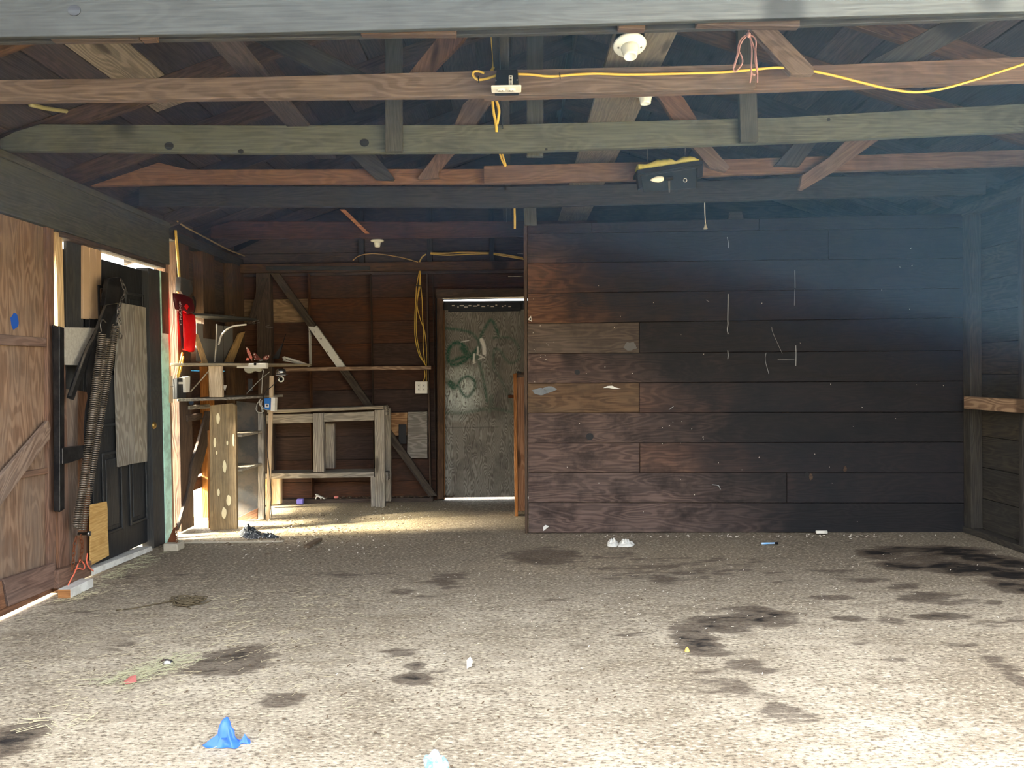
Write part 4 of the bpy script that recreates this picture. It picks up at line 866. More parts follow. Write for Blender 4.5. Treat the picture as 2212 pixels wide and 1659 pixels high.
tube('diagonal_cord', [PY(x, y, 6.6) for x, y in ((533, 850), (560, 822), (583, 803))], .003, M['cable_w'], None, label='thin taut cord crossing diagonally under the middle shelf', cat='cord')
fbY('hanging_strip', rect(536, 818, 545, 845), 6.7, .008, M['charcoal'], None, label='short dark strip hanging below the cream light bar', cat='strip')
jb = empty('junction_box', PX(398, 830, XL + .01), label='dark wall box with long white cover on the left wall stud', cat='electrical box')
fbX('box_body', [(383, 818), (402, 815), (402, 860), (383, 862)], XL + .05, .05, W['dark'], jb)
fbX('cover_plate', [(399.5, 814), (411, 813), (410, 847), (401, 848)], XL + .07, .03, M['plastic_w'], jb)
fbX('rating_label', [(386, 825), (397, 825), (397, 830), (386, 830)], XL + .052, .001, M['plastic_w'], jb, bevel=0)
tubes('yellow_cable', [[PX(x, y, XL + .03) for x, y in P] for P in ([(383, 812), (388, 790), (394, 762)], [(384, 816), (391, 795), (396, 770)])], .008, M['yellow'], None, label='yellow cables dropping into the dark wall box', cat='cable')
ey = fbX('eye_bolt_plate', [(368, 812), (373, 812), (374, 870), (368, 870)], XL + .02, .012, W['stud_pale'], None, label='narrow bare wood strip with hook beside the teal jamb', cat='strip')
tube('hook', [PX(371, 835, XL + .025) + Vector((.01 * math.sin(q), .012 * math.cos(q), 0)) for q in np.linspace(0, 5.5, 10)], .0025, M['steel'], ey)

# ---- red bag
rb = empty('red_bag', PX(398, 700, XL + .06), label='bright red nylon bag hanging on the left wall stud', cat='bag')
Xb = XL + .06
def puff(name, px, X, th, mat, parent, n=5):
    pts = [PX(x, y, X) for x, y in px]; c_ = sum(pts, Vector()) / len(pts); V = []; Fc = []; m_ = len(pts)
    for k_ in range(n):
        f_ = k_ / (n - 1); sc_ = 1 - .9 * f_ ** 2.2; off = th * math.sin(f_ * math.pi / 2)
        V += [c_ + (p - c_) * sc_ + Vector((off + .004 * R.uniform(-1, 1) * f_, 0, 0)) for p in pts]
    for k_ in range(n - 1):
        for i in range(m_): j = (i + 1) % m_; Fc.append([k_ * m_ + i, k_ * m_ + j, (k_ + 1) * m_ + j, (k_ + 1) * m_ + i])
    Fc.append(list(range(m_))[::-1]); Fc.append([(n - 1) * m_ + i for i in range(m_)])
    return mk(name, V, Fc, mat, parent, smooth=True)
puff('bag_body', [(386, 672), (393, 672), (400, 677), (408, 678), (418, 676), (420, 700), (420, 725), (418, 745), (417, 761), (408, 760), (400, 757), (394, 756), (394, 730), (391, 705)], Xb, .035, M['red'], rb)
puff('bag_flap', [(373, 633), (392, 635), (404, 640), (412, 645), (417, 660), (417, 675), (404, 679), (395, 672), (386, 672), (378, 668), (374, 650)], Xb + .005, .035, M['maroon'], rb)
puff('side_band', [(387, 668), (393, 672), (394, 705), (395, 735), (396, 755), (392, 752), (389, 720), (386, 690)], Xb + .03, .008, M['maroon'], rb)
fbX('bag_logo_shape', [(398, 662), (403, 655), (408, 662), (404, 670)], Xb + .043, .002, M['red'], rb, bevel=0)
td = bpy.data.curves.new('bag_lettering', 'FONT'); td.body = 'CHAMP'; td.size = .055; td.extrude = .001
tmp = bpy.data.objects.new('t', td); COL.objects.link(tmp); bpy.context.view_layer.update(); tme = bpy.data.meshes.new_from_object(tmp.evaluated_get(bpy.context.evaluated_depsgraph_get()))
bpy.data.objects.remove(tmp); to = bpy.data.objects.new('bag_lettering', tme); COL.objects.link(to); tme.materials.clear(); tme.materials.append(plain('pale_lettering', S(220, 190, 190), .5))
to.parent = rb; pl = PX(393, 703, Xb + .045) - ORG[rb.name]; to.matrix_local = Matrix.Translation(pl) @ Matrix(((0, 0, 1, 0), (0, -1, 0, 0), (1, 0, 0, 0), (0, 0, 0, 1)))
tube('strap', [PX(x, y, Xb + .02) for x, y in ((417, 640), (421, 650), (421, 665), (418, 675))], .008, M['black'], rb)
fbX('bag_pouch', [(391, 598), (412, 606), (418, 628), (410, 640), (398, 640), (390, 628)], XL + .05, .04, M['charcoal'], rb)

# ---- yellow cables at the left corner and on the ceiling
tube('yellow_cable', [PX(x, y, XL + .02) for x, y in ((379, 497), (383, 540), (386, 580), (388, 618), (384, 632))], .011, M['yellow'], None, label='thick yellow cable hanging straight above the red bag', cat='cable')
tube('grey_cable', [PX(x, y, XL + .015) for x, y in ((383, 478), (400, 490), (430, 506), (460, 522), (490, 538), (515, 548), (545, 560))], .007, M['ledger'] if 'ledger' in M else plain('tan_cable', S(150, 128, 84), .6), None, label='tan cable stapled along the left top plate to the corner', cat='cable')
Yc = 3.165
yc1 = empty('yellow_cable', PY(1400, 150, Yc), label='long yellow cable clipped across the brown joist', cat='cable')
tube('run', [PY(x, y, Yc) for x, y in ((1118, 160), (1145, 161), (1190, 165), (1240, 161), (1290, 159), (1350, 161), (1420, 160), (1500, 158), (1560, 156), (1620, 151), (1680, 146), (1740, 151), (1800, 163), (1860, 178), (1920, 192), (1975, 199), (2030, 193), (2100, 174), (2160, 155), (2212, 138), (2290, 112))], .0055, M['yellow'], yc1)
tube('loop', [PY(x, y, Yc) for x, y in ((1072, 163), (1050, 170), (1032, 172), (1022, 163), (1024, 155), (1034, 154), (1046, 158))], .0055, M['yellow'], yc1)
for x, y in ((1209, 163), (1033, 171), (1738, 151)): tube('clip', [PY(x, y - 6, Yc - .008), PY(x + 1, y + 8, Yc - .008)], .0025, M['cable_k'], yc1, sm=0)
tube('yellow_cable', [PY(x, y, 3.26) for x, y in ((1062, 70), (1064, 100), (1067, 130), (1066, 145), (1060, 156))], .007, M['yellow'], None, label='yellow cable dropping to the black outlet box from the roof', cat='cable')
tubes('yellow_cable', [[PY(x, y, 3.5) for x, y in P] for P in ([(1064, 215), (1066, 240), (1071, 265), (1073, 285)], [(1072, 215), (1078, 240), (1074, 268)])], .007, M['yellow'], None, label='pair of yellow cables dangling behind the brown joist', cat='cable')
tubes('yellow_cable', [[PY(x, y, 4.3) for x, y in P] for P in ([(1078, 325), (1084, 345), (1092, 360)], [(1083, 325), (1088, 342), (1093, 358)])], .006, M['yellow'], None, label='short yellow cable end below the grey joist', cat='cable')
tube('yellow_cable', [PY(1111, 430, 5.38), PY(1112, 470, 5.38), PY(1112, 494, 5.38)], .0085, M['yellow'], None, sm=0, label='single yellow cable stub hanging beside the partition top corner', cat='cable')
tube('tan_cable', [PX(x, y, XL + .3) for x, y in ((65, 226), (100, 234), (160, 243), (215, 252), (265, 270))], .012, plain('olive_cable', S(150, 144, 100), .6), None, label='olive cable looping down behind the brown joist at left', cat='cable')
Yw = YS - .03
yb1 = empty('yellow_cable_bundle', PY(910, 700, Yw), label='bundle of yellow cables tied beside the plywood door frame', cat='cable')
for P in ([(906, 585), (900, 618), (898, 650), (896, 690), (897, 730), (905, 765), (919, 788)], [(908, 585), (905, 618), (901, 650), (899, 690), (900, 725), (908, 765), (920, 790)], [(908, 585), (909, 618), (912, 650), (913, 690), (915, 710), (914, 745), (918, 788)], [(907, 588), (907, 618), (903, 640), (901, 660), (908, 690), (917, 715), (921, 750), (921, 790)], [(917, 800), (918, 812), (915, 823)], [(921, 798), (921, 812), (921, 824)]):
    tube('cable', [PY(x, y, Yw) for x, y in P], .0045, M['yellow'], yb1)
tube('tie', [PY(898, 617, Yw - .01), PY(911, 618, Yw - .01)], .004, M['cable_k'], yb1, sm=0)
yb2 = empty('yellow_cable_bundle', PY(1010, 548, Yw), label='bundle of yellow cables running level above the plywood door', cat='cable')
for P in ([(930, 546), (960, 547), (1000, 545), (1056, 546)], [(930, 548), (965, 551), (1010, 549), (1056, 548)], [(1066, 547), (1090, 550), (1130, 557)], [(1066, 549), (1095, 554), (1132, 560)], [(920, 549), (912, 555), (906, 566)]):
    tube('cable', [PY(x, y, Yw) for x, y in P], .007, M['yellow'], yb2)
tube('thin_cable', [PY(x, y, Yw) for x, y in ((762, 563), (775, 553), (800, 548), (830, 550), (870, 557), (903, 566))], .005, plain('tan_thin_cable', S(170, 140, 84), .6), None, label='thin tan cable arched above the back wall top plate', cat='cable')

# ---- outlets
ob = empty('ceiling_outlet', PY(1095, 200, 3.1), label='black box with white duplex outlet plate on the brown joist', cat='outlet')
fbY('box_body', [(1073, 150), (1118, 149), (1121, 192), (1068, 193)], 3.10, .075, M['plastic_k'], ob)
a, c = PY(1061, 191, 3.06), PY(1126, 189, 3.06); zz = PY(1095, 192, 3.09).z
box('cover_plate', (a.x, 3.045, zz - .006), (c.x, 3.12, zz), M['plastic_w'], ob, bevel=.003)
for x in (.33, .67):
    xx = a.x + (c.x - a.x) * x; lathe('receptacle', [(.017, 0), (.017, .004)], (xx, 3.083, zz - .006), (0, 0, -1), M['plastic_w'], ob, 16)
    for dx in (-.006, .006): box('slot', (xx + dx - .0012, 3.078, zz - .0108), (xx + dx + .0012, 3.088, zz - .0098), M['slot'], ob, bevel=0)
fbY('sticker', rect(1099, 163, 1107, 184), 3.098, .001, M['plastic_w'], ob, bevel=0)
join('barcode', [prismVF([PY(x, y, 3.0965) for x, y in rect(1101, y0, 1105.5, y0 + h_)], (0, .001, 0)) for y0, h_ in ((165, 2), (168, 1), (170, 3), (174, 1), (176, 2), (179, 1), (181, 1.5))], M['black'], ob, kind='stuff')
for x, y in ((1071, 174), (1117, 173)): lathe('screw', [(.003, 0), (.003, .003)], PY(x, y, 3.10), (0, -1, 0), M['steel'], ob, 8)
wo_ = empty('wall_outlet', PY(910, 848, Yw), label='white two-gang outlet plate below the yellow cable bundle', cat='outlet')
fbY('cover_plate', rect(897, 824, 923, 850), Yw - .01, .045, M['plastic_w'], wo_)
for x in (904.5, 915.5):
    fbY('receptacle', rect(x - 3.3, 829, x + 3.3, 845), Yw - .013, .004, M['plastic_w'], wo_)
    for y in (833, 841): fbY('slot', rect(x - 1.2, y - 1.5, x - .4, y + 1.5), Yw - .0145, .002, M['slot'], wo_, bevel=0); fbY('slot', rect(x + .4, y - 1.5, x + 1.2, y + 1.5), Yw - .0145, .002, M['slot'], wo_, bevel=0)

# ---- lamp holders
def lampholder(c_, s_, label, tilt=(0, 0, -1)):
    o = empty('lamp_holder', c_, label=label, cat='lamp holder')
    lathe('base', [(.030 * s_, -.004), (.058 * s_, -.002), (.062 * s_, .006), (.058 * s_, .012), (.035 * s_, .018)], c_, tilt, M['porcelain'], o, 32)
    lathe('socket', [(.034 * s_, .016), (.030 * s_, .032), (.026 * s_, .052), (.025 * s_, .060), (.019 * s_, .062), (.018 * s_, .05)], c_, tilt, M['porcelain'], o, 24)
    lathe('contact', [(.018 * s_, .0), (.018 * s_, .045), (.005, .048)], c_, tilt, M['brass'], o, 16)
    d = Vector(tilt).normalized(); side = Vector((1, 0, 0))
    for sx in (-1, 1): lathe('screw', [(.004, .012), (.004, .019)], Vector(c_) + side * (.042 * s_ * sx), tilt, M['steel'], o, 8)
    return o
c1 = PY(1360, 95, 2.98); lh = lampholder(c1, 1.08, 'white porcelain lamp holder under the ceiling plank nearest the door header', (0, -.30, -1))
box('mounting_box', (c1.x - .055, c1.y - .03, c1.z), (c1.x + .055, c1.y + .07, c1.z + .055), M['black'], lh)
c2 = PY(1394, 197, 3.55); lampholder(c2, 1.0, 'white porcelain lamp holder half hidden behind the brown joist')
c3 = PY(815, 519, 6.75); lh3 = lampholder(c3, .98, 'white lamp holder on black box above the back wall plate, beside the thin tan cable')
box('mounting_box', (c3.x - .04, c3.y - .04, c3.z), (c3.x + .04, c3.y + .04, c3.z + .08), M['black'], lh3)

# ---- pink twine
pt = empty('pink_twine', PY(1617, 75, 3.0), label='pink baling twine tied in loops under the door header', cat='twine')
Yt = 3.02
tw = [[(1623, 56), (1618, 62), (1617, 75)], [(1617, 73), (1603, 82), (1595, 98), (1593, 115), (1588, 133), (1584, 148), (1588, 154), (1594, 150), (1603, 137), (1603, 125), (1597, 112)], [(1616, 75), (1605, 86), (1598, 100), (1596, 112), (1590, 132), (1586, 146)],
      [(1618, 75), (1622, 90), (1624, 110), (1623, 140), (1622, 165), (1620, 179)], [(1618, 75), (1628, 80), (1633, 90), (1632, 110), (1634, 135), (1636, 155), (1636, 178)], [(1619, 76), (1625, 92), (1630, 108), (1631, 130), (1636, 160)], [(1623, 150), (1625, 160), (1631, 162)]]
for P in tw: tube('strand', [PY(x, y, Yt + .01 * R.random()) for x, y in P], .0032, M['pink'], pt, ns=5)
lathe('knot', [(.002, -.012), (.008, -.006), (.009, .004), (.003, .012)], PY(1617, 75, Yt), (0, 0, 1), M['pink'], pt, 10)

# ---- black box light with insulation
bl = empty('box_light', PY(1447, 380, 4.5), label='black downlight box with candle bulb and yellowed insulation on top', cat='light fixture')
Yl = 4.50
fbY('housing_rim', [(1376, 367), (1518, 346), (1519, 354), (1376, 376)], Yl - .03, .14, M['plastic_k'], bl)
fbY('housing', [(1376, 376), (1519, 354), (1518, 382), (1506, 384), (1506, 363), (1384, 380), (1388, 404), (1380, 408)], Yl, .05, M['plastic_k'], bl)
fbY('reflector_plate', [(1384, 379), (1507, 362), (1504, 406), (1390, 415)], Yl + .012, .006, plain('dull_reflector', S(74, 80, 84), .25, .7), bl)
fbY('plate_edge', [(1384, 378), (1507, 361), (1507, 362.5), (1384, 379.5)], Yl + .005, .006, M['chrome'], bl, bevel=0)
ax = (PY(1434, 386, Yl) - PY(1404, 389, Yl)).normalized()
lathe('candle_bulb', [(.001, 0), (.008, .010), (.0155, .028), (.0195, .048), (.018, .066), (.011, .082)], PY(1404, 389, Yl - .015), ax, M['bulb'], bl, 18)
lathe('bulb_socket', [(.011, .0), (.011, .055)], PY(1434, 386, Yl - .015), ax, M['black'], bl, 14)
fbY('bracket', [(1443, 390), (1448, 390), (1448, 415), (1445, 416)], Yl - .01, .006, M['steel'], bl)
V_, F_ = tubeVF([PY(1480, 389, Yl - .005) + Vector((.011 * math.cos(q * math.pi / 6), 0, .011 * math.sin(q * math.pi / 6))) for q in range(12)], .003, 6, 0, True)
mk('nut', V_, F_, M['chrome'], bl, smooth=True)
ins = []; n_ = 22
topL = [(1379 + i * 6.3) for i in range(n_)]
ypro = [351, 351, 352, 351, 349, 346, 343, 341, 342, 340, 341, 339, 342, 345, 342, 338, 335, 336, 334, 337, 340, 343]
V_ = []; F_ = []
for k_ in range(5):
    for i, x in enumerate(topL):
        lowy = 366 - i * 1.0
        yy = lowy - (lowy - ypro[i]) * (0, .7, 1, .9, .3)[k_] + R.uniform(-1.2, 1.2) * (0 if k_ == 0 else 1)
        p = PY(x, yy, Yl - .02); p.y += (0, .0, .03, .08, .12)[k_]; V_.append(p)
for k_ in range(4):
    for i in range(n_ - 1): F_.append([k_ * n_ + i, k_ * n_ + i + 1, (k_ + 1) * n_ + i + 1, (k_ + 1) * n_ + i])
F_.append([i for i in range(n_)][::-1] + [4 * n_ + i for i in range(n_)])
mk('insulation', V_, F_, M['foam'], bl, smooth=True)
for x0, y0, x1, y1 in ((1398, 350, 1399, 322), (1480, 336, 1480, 300)): tube('hanging_wire', [PY(x0, y0, Yl + .02), PY(x1, y1 - 20, Yl + .02)], .002, M['steel'], bl, sm=0)
pc = empty('pull_cord', PY(1524, 490, 5.3), label='pull cord with bell shaped end hanging over the partition', cat='pull cord')
tube('cord', [PY(1522, 438, 5.3), PY(1522.5, 460, 5.3), PY(1524, 484, 5.3)], .003, M['leaf_pale'], pc)
lathe('bell', [(.004, 0), (.007, -.012), (.010, -.024), (.016, -.036), (.014, -.040)], PY(1524, 483, 5.3), (0, 0, 1), plain('aged_cream_plastic', S(170, 160, 130), .5), pc, 14)

# ---- leaning lumber beside the partition
ll = empty('leaning_lumber', PY(1122, 1115, 6.6), label='fresh fir lumber standing between plywood door and partition', cat='lumber')
fbY('board', [(1109, 807), (1116, 806), (1119, 1116), (1112, 1115)], 6.58, .09, W['lean'], ll, grain=(0, 0, 1))
fbY('board', [(1116.5, 816), (1140, 812), (1140, 1103), (1118, 1104)], 6.60, .04, W['lean'], ll, grain=(0, 0, 1))
fbY('board', [(1111, 806), (1139, 803), (1139, 812), (1116, 815)], 6.62, .04, W['joist_brown'], ll)
fbY('bracket', [(1117, 802), (1126, 803), (1126, 807), (1117, 806)], 6.56, .03, M['black'], ll)

# ---- garage door hardware on the left wall
gh = empty('garage_door_hardware', PX(160, 1230, XL + .05), label='black steel door arm with long coil springs standing on the left wall', cat='door hardware')
X1 = XL + .02
fbX('vertical_rail', [(116, 702), (139, 708), (140, 1100), (130, 1106), (122, 1104)], X1, .012, M['black_metal'], gh)
fbX('rail_flange', [(128, 704), (131, 705), (132, 1102), (129, 1104)], X1 + .035, .035, M['black_metal'], gh)
def band(P, w_, X, th, mat, nm):
    L = []; Rr = []
    P = [(q.x, q.y) for q in catmull([(a_, b_, 0) for a_, b_ in P], 4)]
    for i, p in enumerate(P):
        a_ = P[max(i - 1, 0)]; b_ = P[min(i + 1, len(P) - 1)]; dx, dy = b_[0] - a_[0], b_[1] - a_[1]; l_ = math.hypot(dx, dy)
        nx_, ny_ = -dy / l_, dx / l_; ww = w_ if not callable(w_) else w_(i / (len(P) - 1))
        L.append((p[0] + nx_ * ww / 2, p[1] + ny_ * ww / 2)); Rr.append((p[0] - nx_ * ww / 2, p[1] - ny_ * ww / 2))
    V = [PX(x, y, X) for x, y in L] + [PX(x, y, X) for x, y in Rr]; n2 = len(P); V += [v + Vector((th, 0, 0)) for v in V]
    Fc = []
    for i in range(n2 - 1):
        Fc += [[i, i + 1, n2 + i + 1, n2 + i], [2 * n2 + i, 3 * n2 + i, 3 * n2 + i + 1, 2 * n2 + i + 1], [i, 2 * n2 + i, 2 * n2 + i + 1, i + 1], [n2 + i, n2 + i + 1, 3 * n2 + i + 1, 3 * n2 + i]]
    Fc += [[0, n2, 3 * n2, 2 * n2], [n2 - 1, 3 * n2 - 1, 4 * n2 - 1, 2 * n2 - 1]]
    return mk(nm, V, Fc, mat, gh)
band([(247, 600), (240, 650), (226, 690), (212, 720), (198, 745), (183, 775), (168, 810), (150, 862)], lambda u: 26 - 12 * u, X1 + .03, .008, M['black_metal'], 'lever_arm')
band([(233, 615), (226, 655), (211, 695), (200, 727), (188, 748), (172, 790), (148, 856)], 1.6, X1 + .038, .014, M['steel'], 'arm_edge')
band([(212, 712), (205, 745), (194, 775), (190, 800), (190, 835), (193, 858), (187, 890), (185, 940), (188, 966)], 8, X1 + .035, .008, M['black_metal'], 'link_arm')
fbX('arm_cap', [(235, 602), (262, 598), (256, 655), (226, 660)], X1 + .07, .03, M['black_metal'], gh)
fbX('bracket', [(135, 968), (185, 962), (200, 964), (194, 985), (150, 1000), (135, 1003)], X1 + .05, .045, M['black_metal'], gh)
def spring(P0, P1, r, nm='coil_spring'):
    a_ = PX(P0[0], P0[1], X1 + .075); b_ = PX(P1[0], P1[1], X1 + .06); d = (b_ - a_); L = d.length; d.normalize()
    s_ = d.cross(Vector((1, 0, 0))).normalized(); u_ = d.cross(s_); turns = int(L / .0135); pts = []
    for i in range(turns * 8): q = 2 * math.pi * i / 8; pts.append(a_ + d * (L * i / (turns * 8)) + s_ * (r * math.cos(q)) + u_ * (r * math.sin(q)))
    V, Fc = tubeVF(pts, .0038, 5); return mk(nm, V, Fc, M['spring'], gh, smooth=True)
spring((221, 720), (168, 1145), .022); spring((250, 703), (176, 1145), .022); spring((232, 730), (163, 1140), .018)
tube('hook', [PX(x, y, X1 + .07) for x, y in ((219, 718), (217, 700), (222, 690), (229, 697))], .004, M['steel'], gh)
lathe('bolt', [(.010, 0), (.010, .06), (.017, .06), (.017, .072), (.002, .074)], PX(169, 1153, X1), (1, 0, 0), M['steel'], gh, 8)
def chain(name, P, n, X, par, size=.014, mat=None):
    P = catmull([PX(x, y, X) for x, y in P], 12); L = [0]
    for p, q in zip(P, P[1:]): L.append(L[-1] + (q - p).length)
    parts = []
    for i in range(n):
        s_ = L[-1] * (i + .5) / n; k_ = max(j for j in range(len(L)) if L[j] <= s_); k_ = min(k_, len(P) - 2); p = P[k_]; d = (P[k_ + 1] - P[k_]).normalized()
        o1 = d.cross(Vector((1, 0, 0))).normalized(); o2 = Vector((1, 0, 0)) if i % 2 else o1; ln = L[-1] / n * .72
        pts = [p + d * (ln * math.cos(q * math.pi / 5)) + o2 * (size * .5 * math.sin(q * math.pi / 5)) for q in range(10)]
        parts.append(tubeVF(pts, .0028, 5, 0, True))
    return join(name, parts, mat or M['steel'], par, smooth=True, kind='stuff')
chain('chain', [(262, 605), (270, 630), (262, 650), (255, 670), (258, 690), (262, 700)], 9, X1 + .09, gh, .02)
chain('chain', [(258, 665), (252, 690), (256, 712), (262, 730)], 6, X1 + .09, gh, .016)
chain('chain', [(165, 1160), (160, 1185), (158, 1215), (155, 1232)], 7, X1 + .05, gh, .018, M['rust'])
chain('chain', [(175, 1158), (178, 1185), (174, 1205), (172, 1215)], 6, X1 + .05, gh, .018, M['rust'])
tube('hook', [PX(x, y, X1 + .09) for x, y in ((253, 700), (250, 715), (256, 728), (262, 732), (264, 724))], .004, M['steel'], gh)
sm_ = fbX('sheet_metal', [(139, 707), (206, 708), (204, 732), (196, 790), (140, 788)], XL + .005, .003, M['galv'], None, bevel=0, label='speckled galvanised sheet behind the black lever arm', cat='sheet metal')
tpn = fbX('plywood_scrap', [(196, 1090), (231, 1083), (233, 1100), (233, 1140), (236, 1200), (196, 1222)], XL + .0, .012, W['tan_ply'], None, grain=(0, 1, 0), label='tan plywood scrap leaning at the foot of the black door', cat='plywood')
tubes('orange_twine', [[PX(x, y, XL + .055) for x, y in P] for P in ([(173, 1208), (166, 1225), (160, 1240), (150, 1258), (141, 1280)], [(173, 1209), (180, 1216), (183, 1224), (180, 1230), (170, 1228), (162, 1232)], [(189, 1195), (187, 1212), (192, 1225), (202, 1234)])], .004, M['orange'], None, label='frayed orange twine on the brown block at the wall foot', cat='twine')
z0 = .0; A_ = PZ(153, 1293); B_ = PZ(204, 1268)
tb2 = prism('painted_timber_block', [(PZ(128, 1292).x, A_.y, .001), (A_.x, A_.y, .001), (A_.x, A_.y, .055), (PZ(128, 1292).x, A_.y, .055)], (0, B_.y - A_.y, 0), M['white'], None, grain=(0, 1, 0), label='white painted wood block lying on the floor below the coil springs', cat='block')
box('raw_end', (PZ(128, 1292).x + .001, A_.y - .002, .002), (A_.x - .001, A_.y, .054), W['stud_orange'], tb2)
q_ = PZ(368, 1192); cb = prism('concrete_block', [(q_.x - .055, q_.y, .0), (q_.x + .055, q_.y, .0), (q_.x + .05, q_.y, .055), (q_.x - .055, q_.y, .058)], (0, .12, 0), M['concrete'], None, bevel=.006, label='small concrete block at the foot of the teal jamb', cat='block')
rk = empty('rusty_bracket', (q_.x, q_.y + .05, .058), label='rusty bracket with chain standing on the small concrete block', cat='bracket')
prism('plate', [(q_.x - .045, q_.y + .05, .06), (q_.x + .02, q_.y + .05, .06), (q_.x + .012, q_.y + .05, .17), (q_.x - .005, q_.y + .05, .15)], (0, .01, 0), M['rust'], rk)
join('chain', [tubeVF([Vector((q_.x + .03 + .008 * math.cos(a_) * (i % 2 == 0), q_.y + .04 + .008 * math.cos(a_) * (i % 2), .075 + i * .022 + .015 * math.sin(a_))) for a_ in np.linspace(0, 2 * math.pi, 9)[:-1]], .0025, 5, 0, True) for i in range(6)], M['rust'], rk, smooth=True, kind='stuff')
pk = []

# ---- outside grass at the gap
gr_ = []
for _ in range(420):
    x = R.uniform(XL - .9, XL - .05); y = R.uniform(5.6, 7.0); h = R.uniform(.03, .11); a_ = R.uniform(0, 6.28); b_ = Vector((x, y, -.06)); d = Vector((math.cos(a_), math.sin(a_), 0)) * .004
    tip = b_ + Vector((R.uniform(-.04, .04), R.uniform(-.04, .04), h)); gr_.append(([b_ - d, b_ + d, tip], [[0, 1, 2]]))
join('grass', gr_, M['grass'], None, kind='stuff', label='sunlit grass growing outside the gap in the left wall', cat='grass')
apr = box('soil_and_dim', (XL - 1.6, 5.55, -.12), (XL - .02, 7.4, -.045), M['ground'], None, kind='structure', bevel=0)  # plain soil strip outside the gap

# ================================================================== floor litter
def crumple(name, px, h, mat, label, cat, cell=9, **k):
    P = [PZ(x, y) for x, y in px]; c_ = sum(P, Vector()) / len(P); V = []; Fc = []; m_ = len(P); n = 6
    for k_ in range(n):
        f_ = k_ / (n - 1)
        for i, p in enumerate(P):
            r_ = 1 - f_ * .92; q = c_ + (p - c_) * r_; q.z = .002 + h * math.sin(min(f_ * 1.9, 1.57)) * (0.45 + .55 * R.random() if 0 < k_ else 0); V.append(q)
    for k_ in range(n - 1):
        for i in range(m_): j = (i + 1) % m_; Fc.append([k_ * m_ + i, k_ * m_ + j, (k_ + 1) * m_ + j, (k_ + 1) * m_ + i])
    Fc.append([(n - 1) * m_ + i for i in range(m_)])
    o = mk(name, V, Fc, mat, None, label=label, cat=cat, smooth=True, **k)
    s_ = o.modifiers.new('sub', 'SUBSURF'); s_.levels = 1; s_.render_levels = 2
    return o
# blue glove with a gathered body and fingers
gl = empty('blue_glove', PZ(490, 1612), label='crumpled blue nitrile glove on the concrete', cat='glove')
def lump(name, P, H, mat, par, n=11, fq=34.0, rough=.75, ridge=0, peak=None):
    P = catmull([(a_, b_, 0) for a_, b_ in P + P[:1]], 4)[:-1]
    base = [PZ(p.x, p.y) for p in P]; c_ = PZ(*peak) if peak else sum(base, Vector()) / len(base); V = []; Fc = []; m_ = len(base)
    sd = Vector((R.uniform(0, 50), R.uniform(0, 50), 0))
    for k_ in range(n):
        f_ = k_ / (n - 1)
        for i, p in enumerate(base):
            q = c_ + (p - c_) * (1 - f_ * .97); nz_ = abs(mnoise.noise(q * fq + sd)) * 2.2; n3 = mnoise.noise(q * fq * .45 + sd)
            if ridge: an = math.atan2(p.y - c_.y, p.x - c_.x); nz_ = (.5 + .5 * math.cos(an * ridge + 5 * n3)) * 1.0 * (1 - f_) + f_ * .9; n3 *= .3
            q.z = .001 + (H * ((f_ ** 1.1) if ridge else 1) * (math.sin(f_ * math.pi / 2) ** .7) * max(.12, (1 - rough) + rough * min(nz_, 1.2) + .5 * n3) if k_ else 0)
            q += Vector((mnoise.noise(q * fq + sd * 2), mnoise.noise(q * fq + sd * 3), 0)) * (H * .25 * (k_ > 0)); V.append(q)
    for k_ in range(n - 1):
        for i in range(m_): j = (i + 1) % m_; Fc.append([k_ * m_ + i, k_ * m_ + j, (k_ + 1) * m_ + j, (k_ + 1) * m_ + i])
    Fc.append([(n - 1) * m_ + i for i in range(m_)])
    o = mk(name, V, Fc, mat, par, smooth=True); s_ = o.modifiers.new('sub', 'SUBSURF'); s_.levels = 1; s_.render_levels = 1; return o
lump('palm', [(437, 1611), (446, 1605), (458, 1601), (474, 1598), (482, 1592), (496, 1591), (508, 1594), (519, 1601), (518, 1611), (508, 1618), (491, 1615), (478, 1617), (458, 1616), (446, 1616)], .075, M['blue_glove'], gl, n=16, fq=20, rough=.7, ridge=7, peak=(489, 1602))
lump('finger', [(510, 1603), (522, 1600), (535, 1595), (541, 1601), (539, 1608), (526, 1606), (514, 1609)], .03, M['blue_glove'], gl, 9, fq=24, rough=.5, ridge=3)
tube('finger', [PZ(486, 1604) + Vector((0, 0, .02)), PZ(487, 1602) + Vector((0, 0, .055)), PZ(489, 1600) + Vector((0, .01, .078))], [.026, .025, .024, .023, .022, .020, .018, .016, .013, .009, .004], M['blue_glove'], gl, ns=9)
_f = empty('plastic_film', PZ(940, 1655), label='pale blue plastic film scrap at the near edge of the floor', cat='plastic film'); lump('film', [(914, 1640), (920, 1634), (930, 1632), (942, 1631), (954, 1633), (964, 1640), (969, 1650), (968, 1662), (958, 1672), (940, 1674), (925, 1668), (917, 1655)], .03, M['light_blue'], _f, fq=45)
cr = empty('crumpled_paper', PZ(1340, 1180), label='long white crumpled paper near the partition foot', cat='paper')
lump('wad', [(1312, 1180), (1313, 1170), (1320, 1166), (1330, 1168), (1336, 1174), (1332, 1181), (1320, 1182)], .045, M['paper'], cr, fq=42)
lump('wad', [(1334, 1181), (1338, 1172), (1350, 1167), (1362, 1169), (1371, 1176), (1364, 1181), (1350, 1182)], .035, M['paper'], cr, fq=42)
pn = empty('blue_pen', PZ(1662, 1176), label='pale blue pen lying on the floor before the partition', cat='pen')
a_, b_ = PZ(1645, 1176.5) + Vector((0, 0, .008)), PZ(1680, 1175.5) + Vector((0, 0, .008))
